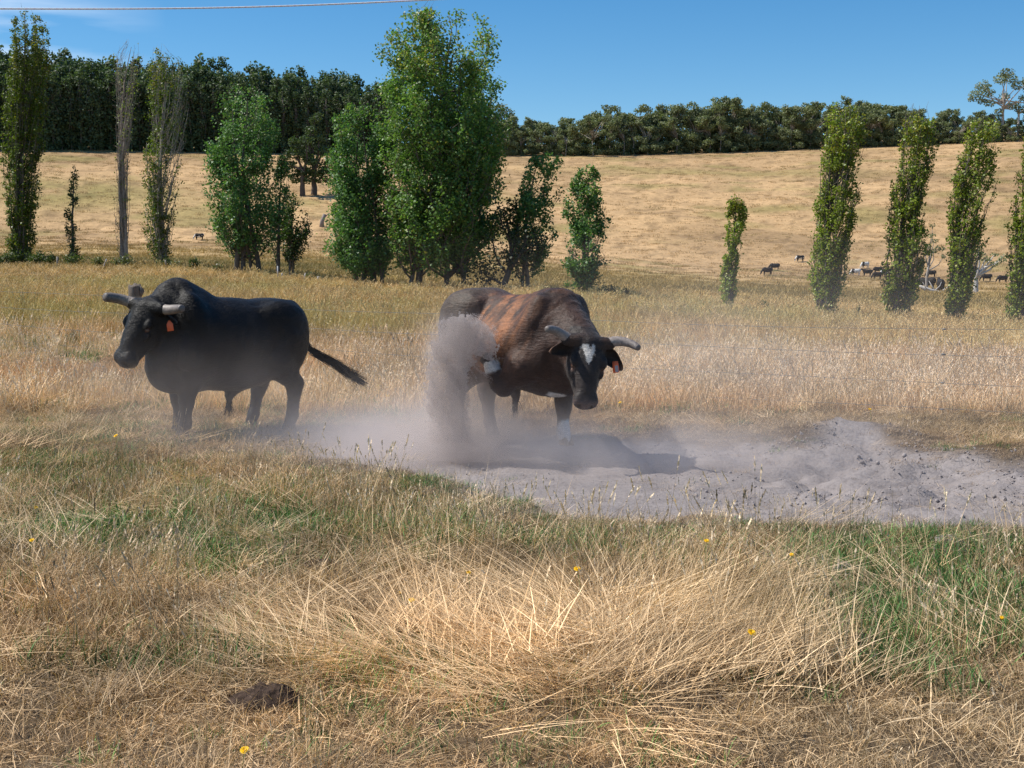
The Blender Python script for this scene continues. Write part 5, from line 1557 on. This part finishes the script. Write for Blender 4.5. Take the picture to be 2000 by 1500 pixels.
# ------------------------------------------------------------------ small things in the near grass
M_PETAL = simple_mat('yellow_petal', (.85, .50, .012), .6, .2, .12, 60)
M_STEM = simple_mat('flower_stem', (.16, .17, .05), .7, .2, .2)
def flower(px, py, size, h, label, seed):
    rg = np.random.default_rng(seed)
    Y = (CAM_Z - h) * FPX / (py - HOR)
    b = P(px, py, Y); g = gz(b[0], b[1]); h = b[2] - g
    o = thing('dandelion', label, 'flower', (b[0], b[1], g), 'yellow flowers in the grass')
    top = np.array((0, 0, h)); mid = np.array((rg.normal(0, .02), rg.normal(0, .02), h * .5))
    st = np.array((rg.normal(0, .03), .02, -.02))
    V, Q, T = tube([st, mid, top], [.0026, .0022, .002], 5)
    link('stem', mk_mesh('stem', V, Q, T, True, None, M_STEM), o)
    A = Acc(); tl = np.array((rg.normal(0, .3), -.55, 1.0)); tl /= np.linalg.norm(tl)
    u = np.cross(tl, (1, 0, 0)); u /= np.linalg.norm(u); w = np.cross(tl, u)
    for ring, (n, l, up) in enumerate(((15, 1.0, .10), (12, .72, .35), (8, .42, .8))):
        for i in range(n):
            a = (i + .5 * ring + rg.normal(0, .12)) / n * 6.283
            dr = math.cos(a) * u + math.sin(a) * w; sd_ = -math.sin(a) * u + math.cos(a) * w
            r = size / 2 * l; wd = size * .10
            e = dr * r + tl * r * up
            A.add(np.array([top - sd_ * wd * .3, top + sd_ * wd * .3, top + e * .7 + sd_ * wd, top + e, top + e * .7 - sd_ * wd]), [[0, 1, 2, 4]], [[2, 3, 4]])
    V, Q, T = tube([top - tl * .012, top], [.003, .006], 8); A.add(V, Q, T)
    link('flower_head', A.mesh('flower_head', False, M_PETAL), o)
for i, f in enumerate(((478, 1465, .036, .16, 'large yellow flower nearest the camera at the bottom left of centre'), (804, 1172, .034, .20, 'yellow flower in the straw left of the flattened nest'), (915, 1118, .030, .20, 'yellow flower a little above and right of the one in the straw'),
        (62, 1055, .032, .18, 'yellow flower near the left edge, lower of a pair'), (70, 991, .032, .18, 'yellow flower near the left edge, upper of a pair'), (1127, 1111, .038, .24, 'yellow flower on a tall stem left of the tall straw clump'),
        (1468, 1235, .040, .26, 'yellow flower among the leaning straw on the right'), (1380, 1056, .030, .30, 'small greenish yellow flower in the top of the tall straw'), (1546, 1083, .026, .24, 'tiny yellow flower at the right end of the tall straw'),
        (226, 851, .040, .34, 'yellow flower on a tall stem in front of the black bull'), (1957, 1206, .024, .16, 'tiny orange flower in the green patch at the right edge'), (782, 1157, .016, .18, 'tiny orange flower beside the yellow one in the straw'),
        (1699, 799, .040, .30, 'small yellow flower in the dry grass behind the spoil heap'), (106, 694, .055, .2, 'yellow flower in the far left grass beyond the dusty track'), (125, 683, .05, .2, 'yellow flower right of the far left one beyond the dusty track'),
        (1211, 786, .040, .2, 'yellow flower in the dry grass right of the brown bull muzzle'), (757, 773, .045, .2, 'yellow flower in the green strip between the two bulls'))):
    flower(*f, 600 + i)

M_DUNG = simple_mat('dung', (.060, .040, .030), .95, .1, .5, 30, .9)
M_DUNGG = simple_mat('dry_dung', (.19, .165, .155), .95, .1, .35, 22, .8)
def pat(px, py, wm, dm, hm, label, mat, seed, cat='dung'):
    Y = CAM_Z * FPX / (py - HOR); x = (px - 1000) / FPX * Y
    nr, na = 12, 40
    r = np.linspace(0, 1, nr)[:, None]; a = (np.arange(na) / na * 6.283)[None]
    X = r * np.cos(a) * wm / 2 * (1 + .2 * vnoise(np.cos(a) * 2 + seed, np.sin(a) * 2)); Yy = r * np.sin(a) * dm / 2 * (1 + .2 * vnoise(np.cos(a) * 2 + seed, np.sin(a) * 2 + 4))
    Z = hm * (1 - r ** 2.4) * (.75 + .5 * fbm(X * 26 + seed, Yy * 26, seed=seed, oct=3)) + .018 * (fbm(X * 60, Yy * 60, seed=seed + 1, oct=3) - .5) - .02 * (r > .95)
    V = np.stack([X, Yy, np.broadcast_to(Z, X.shape)], -1).reshape(-1, 3)
    i = np.arange(nr - 1)[:, None] * na; j = np.arange(na)[None]
    Q = np.stack([i + j, i + na + j, i + na + (j + 1) % na, i + (j + 1) % na], -1).reshape(-1, 4)
    link('dung_pat', mk_mesh('dung_pat', V, Q, None, True, None, mat), None, (x, Y, gz(x, Y) + .01), label=label, category=cat)
pat(508, 1400, .31, .20, .075, 'dark brown crumbly dung pat in the cropped grass at the bottom left', M_DUNG, 1)
pat(1660, 1128, .20, .20, .06, 'grey dried dung pat at the edge of the green patch', M_DUNGG, 2)
pat(620, 1108, .26, .22, .05, 'dark dead clump in a hollow of the straw left of centre', M_DUNG, 3)  # low dark mound shaped like the pats, standing for a dead clump
pat(1700, 1272, .17, .14, .05, 'brown dung pat at the lower edge of the green patch', M_DUNG, 4)
pat(1860, 1075, .24, .2, .05, 'grey dusty dung pat at the near rim of the hollow on the right', M_DUNGG, 5)

# clods and litter on the bare dust
def clods():
    rg = np.random.default_rng(12)
    def clod(seed):
        g = np.random.default_rng(seed)
        F = Field((-1.3, -1.3, -1), (1.3, 1.3, 1.2), .32)
        for i in range(4): F.ell(g.normal(0, .35, 3), .45 + .35 * g.random(3), k=.2)
        V, Q = F.skin(0)
        return mk_mesh('clod', V, Q, None, True, {'Col': np.full((len(V), 3), 1.0)}, M_CLOD)
    straw = tuft('straw_litter', 90, dict(n=16, spread=.16, hmin=.06, hmax=.22, lean=1.48, leanvar=.06, width=.0035, bend=.1, c0=(.35, .27, .2), c1=(.8, .62, .42), sink=-.006))
    twig = tuft('twig_litter', 91, dict(n=9, spread=.14, hmin=.05, hmax=.18, lean=1.42, leanvar=.12, width=.005, bend=.2, c0=(.08, .06, .05), c1=(.25, .19, .14), sink=-.004))
    S = [clod(1), clod(2), clod(3), straw, twig]
    X = rg.uniform(-3, 7.5, 30000); Y = rg.uniform(7.8, 14.5, 30000)
    s = pit_sd(X, Y)
    rough = fbm(X * 1.1, Y * 1.1, seed=51, oct=3)
    right = sstep(.6, 3.2, X) + .3 * sstep(.25, .0, s) + 1.0 * sstep(.42, .1, s) * sstep(-1, 1, X)
    k = (s > -.12) & (rg.random(30000) < .55 * (.12 + right) * sstep(.38, .62, rough))
    X, Y, s = X[k], Y[k], s[k]; n = len(X)
    lit = rg.random(n) < .22 * (.3 + sstep(.5, .05, s))
    idx = np.where(lit, np.where(rg.random(n) < .5, 3, 4), rg.integers(0, 3, n))
    sz = .004 + .008 * rg.random(n) + .016 * rg.random(n) ** 9
    sc = np.where(lit, .7 + .5 * rg.random(n), sz)
    v = (.8 + .4 * rg.random(n))[:, None]
    t = np.where(lit[:, None], np.array((.9, .85, .85))[None] * v, np.array((.29, .255, .245))[None] * v)
    rot = np.where(lit[:, None], np.stack([0 * X, 0 * X, rg.random(n) * 6.28], 1), rg.random((n, 3)) * 6.28)
    Z = ground_z(X, Y) + np.where(lit, .004, sz * .2)
    scatter('dirt_clods', np.stack([X, Y, Z], 1), idx, rot, np.stack([sc, sc, sc * .8], 1), t, S)
M_CLOD = col_mat('dry_clod', .95, .1, None, True)
clods()

# ------------------------------------------------------------------ thrown sand and drifting dust
def in_poly(x, y, poly):
    ins = np.zeros(x.shape, bool); p = np.array(poly, float)
    for (ax, ay), (bx, by) in zip(p, np.roll(p, -1, 0)):
        ins ^= ((ay > y) != (by > y)) & (x < (bx - ax) * (y - ay) / (by - ay + 1e-12) + ax)
    return ins
M_SAND = col_mat('airborne_sand', .9, .1, .5, True, tcol=(1, 1, 1))
def plume():
    rg = np.random.default_rng(33)
    out = [(838, 866), (834, 820), (832, 760), (835, 710), (842, 672), (856, 643), (872, 625), (884, 617), (895, 620), (908, 616), (924, 617), (940, 626), (955, 637), (966, 652), (972, 672), (970, 694), (958, 706), (946, 700),
           (934, 695), (926, 700), (918, 725), (914, 760), (912, 800), (918, 840), (922, 866)]
    N = 1300000
    x = rg.uniform(822, 985, N); y = rg.uniform(606, 868, N)
    # fine ragged lobes along the upper edge
    wob = (fbm(x / 11, y / 11, seed=71, oct=4, gain=.7) - .5) * 30
    ang = np.arctan2(y - 700, x - 905)
    inside = in_poly(x + wob, y + wob * .8, out)
    r = np.hypot((x - 905) / 72, (y - 700) / 86)
    streak = fbm(ang * 7, r * 1.6, seed=72, oct=4); blot = fbm(x / 22, y / 26, seed=73, oct=4)
    dens = (.28 + 1.0 * streak * blot * 2.2)
    dens *= np.where(y > 760, .75 + .25 * (x < 880), 1)
    dens *= 1 - .55 * np.exp(-((x - 925) / 10) ** 2 - ((y - 735) / 35) ** 2)
    dens *= 1 - .72 * sstep(735, 850, y)
    edge = np.clip(in_poly(x + wob + 7, y + wob, out) * 1. + in_poly(x + wob - 7, y + wob, out) + in_poly(x + wob, y + wob + 8, out) + in_poly(x + wob, y + wob - 8, out), 0, 4) / 4
    k = inside & (rg.random(N) < dens * .40 * (.25 + .75 * edge ** 1.5))
    stray = (~inside) & in_poly(x, y, [(826, 868), (826, 700), (850, 630), (890, 606), (950, 615), (984, 660), (984, 700), (900, 868)]) & (rg.random(N) < .05 * sstep(.45, .75, fbm(ang * 11, r * 2.5, seed=77, oct=3)))
    k |= stray
    x, y = x[k], y[k]; n = len(x)
    Yd = 12.16 + rg.normal(0, .15, n) - .10 * np.cos((x - 905) / 72 * 1.4) + .25 * sstep(940, 975, x) * 0
    pts = np.array([(x - 1000) / FPX * Yd, Yd, CAM_Z - (y - HOR) / FPX * Yd]).T
    pts = pts[pts[:, 2] > -.12]; n = len(pts)
    V = np.array([(0, 0, .8), (.75, 0, -.4), (-.4, .7, -.4), (-.4, -.7, -.4)])
    g = mk_mesh('sand_grain', V, None, np.array([[0, 1, 2], [0, 2, 3], [0, 3, 1], [1, 3, 2]]), False, {'Col': np.full((4, 3), 1.0)}, M_SAND)
    sz = .0015 + .0017 * rg.random(n) + .006 * (rg.random(n) < .004) * rg.random(n)
    v = (.85 + .3 * rg.random(n))[:, None]
    t = np.array((.74, .67, .65))[None] * v
    scatter('sand_plume', pts, np.zeros(n, int), rg.random((n, 3)) * 6.28, np.repeat(sz[:, None], 3, 1), t, [g])
plume()

def dust_cloud(name, box, blobs, f1, f2):
    b = NB(name)
    co = b.n('ShaderNodeTexCoord').outputs['Object']
    def M_(op, a, c=None, d=None):
        n = b.n('ShaderNodeMath', operation=op)
        for i, v in enumerate((a, c, d)):
            if v is None: continue
            if isinstance(v, (int, float)): n.inputs[i].default_value = v
            else: b.l(v, n.inputs[i])
        return n.outputs[0]
    def gauss(c, s, amp):
        mp_ = b.n('ShaderNodeMapping', i_Scale=tuple(1 / q for q in s), i_Location=tuple(-p / q for p, q in zip(c, s)))
        b.l(co, mp_.inputs['Vector'])
        dt = b.n('ShaderNodeVectorMath', operation='DOT_PRODUCT'); b.l(mp_.outputs[0], dt.inputs[0]); b.l(mp_.outputs[0], dt.inputs[1])
        return M_('MULTIPLY', M_('EXPONENT', M_('MULTIPLY', dt.outputs['Value'], -1.0)), amp)
    nz = b.noise(f1, 5, .6, co); nz2 = b.noise(f2, 4, .6, co)
    n = M_('MULTIPLY', M_('MAXIMUM', M_('MULTIPLY_ADD', nz.outputs['Fac'], 3.4, -1.05), 0.04), M_('MULTIPLY_ADD', nz2.outputs['Fac'], 1.6, .2))
    tot = None
    for c, s, a in blobs:
        g = gauss(c, s, a); tot = g if tot is None else M_('ADD', tot, g)
    dens = M_('MULTIPLY', tot, n)
    v = b.n('ShaderNodeVolumePrincipled')
    v.inputs['Color'].default_value = (.84, .76, .735, 1)
    v.inputs['Anisotropy'].default_value = .15
    b.l(dens, v.inputs['Density'])
    b.l(v.outputs[0], b.out.inputs['Volume'])
    x0, x1, y0, y1, z0, z1 = box
    V = [(x, y, z) for z in (z0, z1) for y in (y0, y1) for x in (x0, x1)]
    Q = [[0, 2, 3, 1], [4, 5, 7, 6], [0, 1, 5, 4], [2, 6, 7, 3], [0, 4, 6, 2], [1, 3, 7, 5]]
    o = link(name, mk_mesh(name, V, np.array(Q), None, False, None, b.m), kind='stuff')
DUST = [((-1.05, 12.5, -.05), (1.25, 1.0, .30), 2.6),        # low bank over the left of the hollow
        ((-.55, 12.4, .25), (.55, .5, .42), 1.5),            # round the foot of the plume
        ((-3.0, 12.1, .40), (1.2, .6, .42), .36),          # in front of the black bull's chest and legs
        ((.45, 11.8, .22), (.9, .7, .30), .18),             # round the brown bull's forefoot
        ((1.5, 12.0, .0), (1.9, 1.2, .30), .45),            # over the right of the hollow
        ((1.2, 11.7, .05), (1.0, .6, .26), .8),            # veil over the brown bull's shadow
        ((3.0, 14.8, .6), (3.2, 2.0, .9), .13)]            # thin veil drifting away to the right
cy.volume_step_rate = .35
cy.volume_max_steps = 256
dust_cloud('dust_haze', (-7.5, 9.5, 9.2, 18.5, -.5, 2.1), DUST, .75, 2.6)
PUFF = [((-.58, 12.2, 1.06), (.19, .15, .17), 3.6), ((-.37, 12.2, 1.08), (.17, .14, .15), 3.6), ((-.66, 12.2, .80), (.13, .15, .26), 3.2),
        ((-.64, 12.2, .42), (.17, .17, .30), 2.8), ((-.46, 12.2, .95), (.17, .14, .14), 2.6)]
dust_cloud('dust_puff', (-1.06, -.02, 11.75, 12.62, -.15, 1.42), PUFF, 5.0, 16.0)
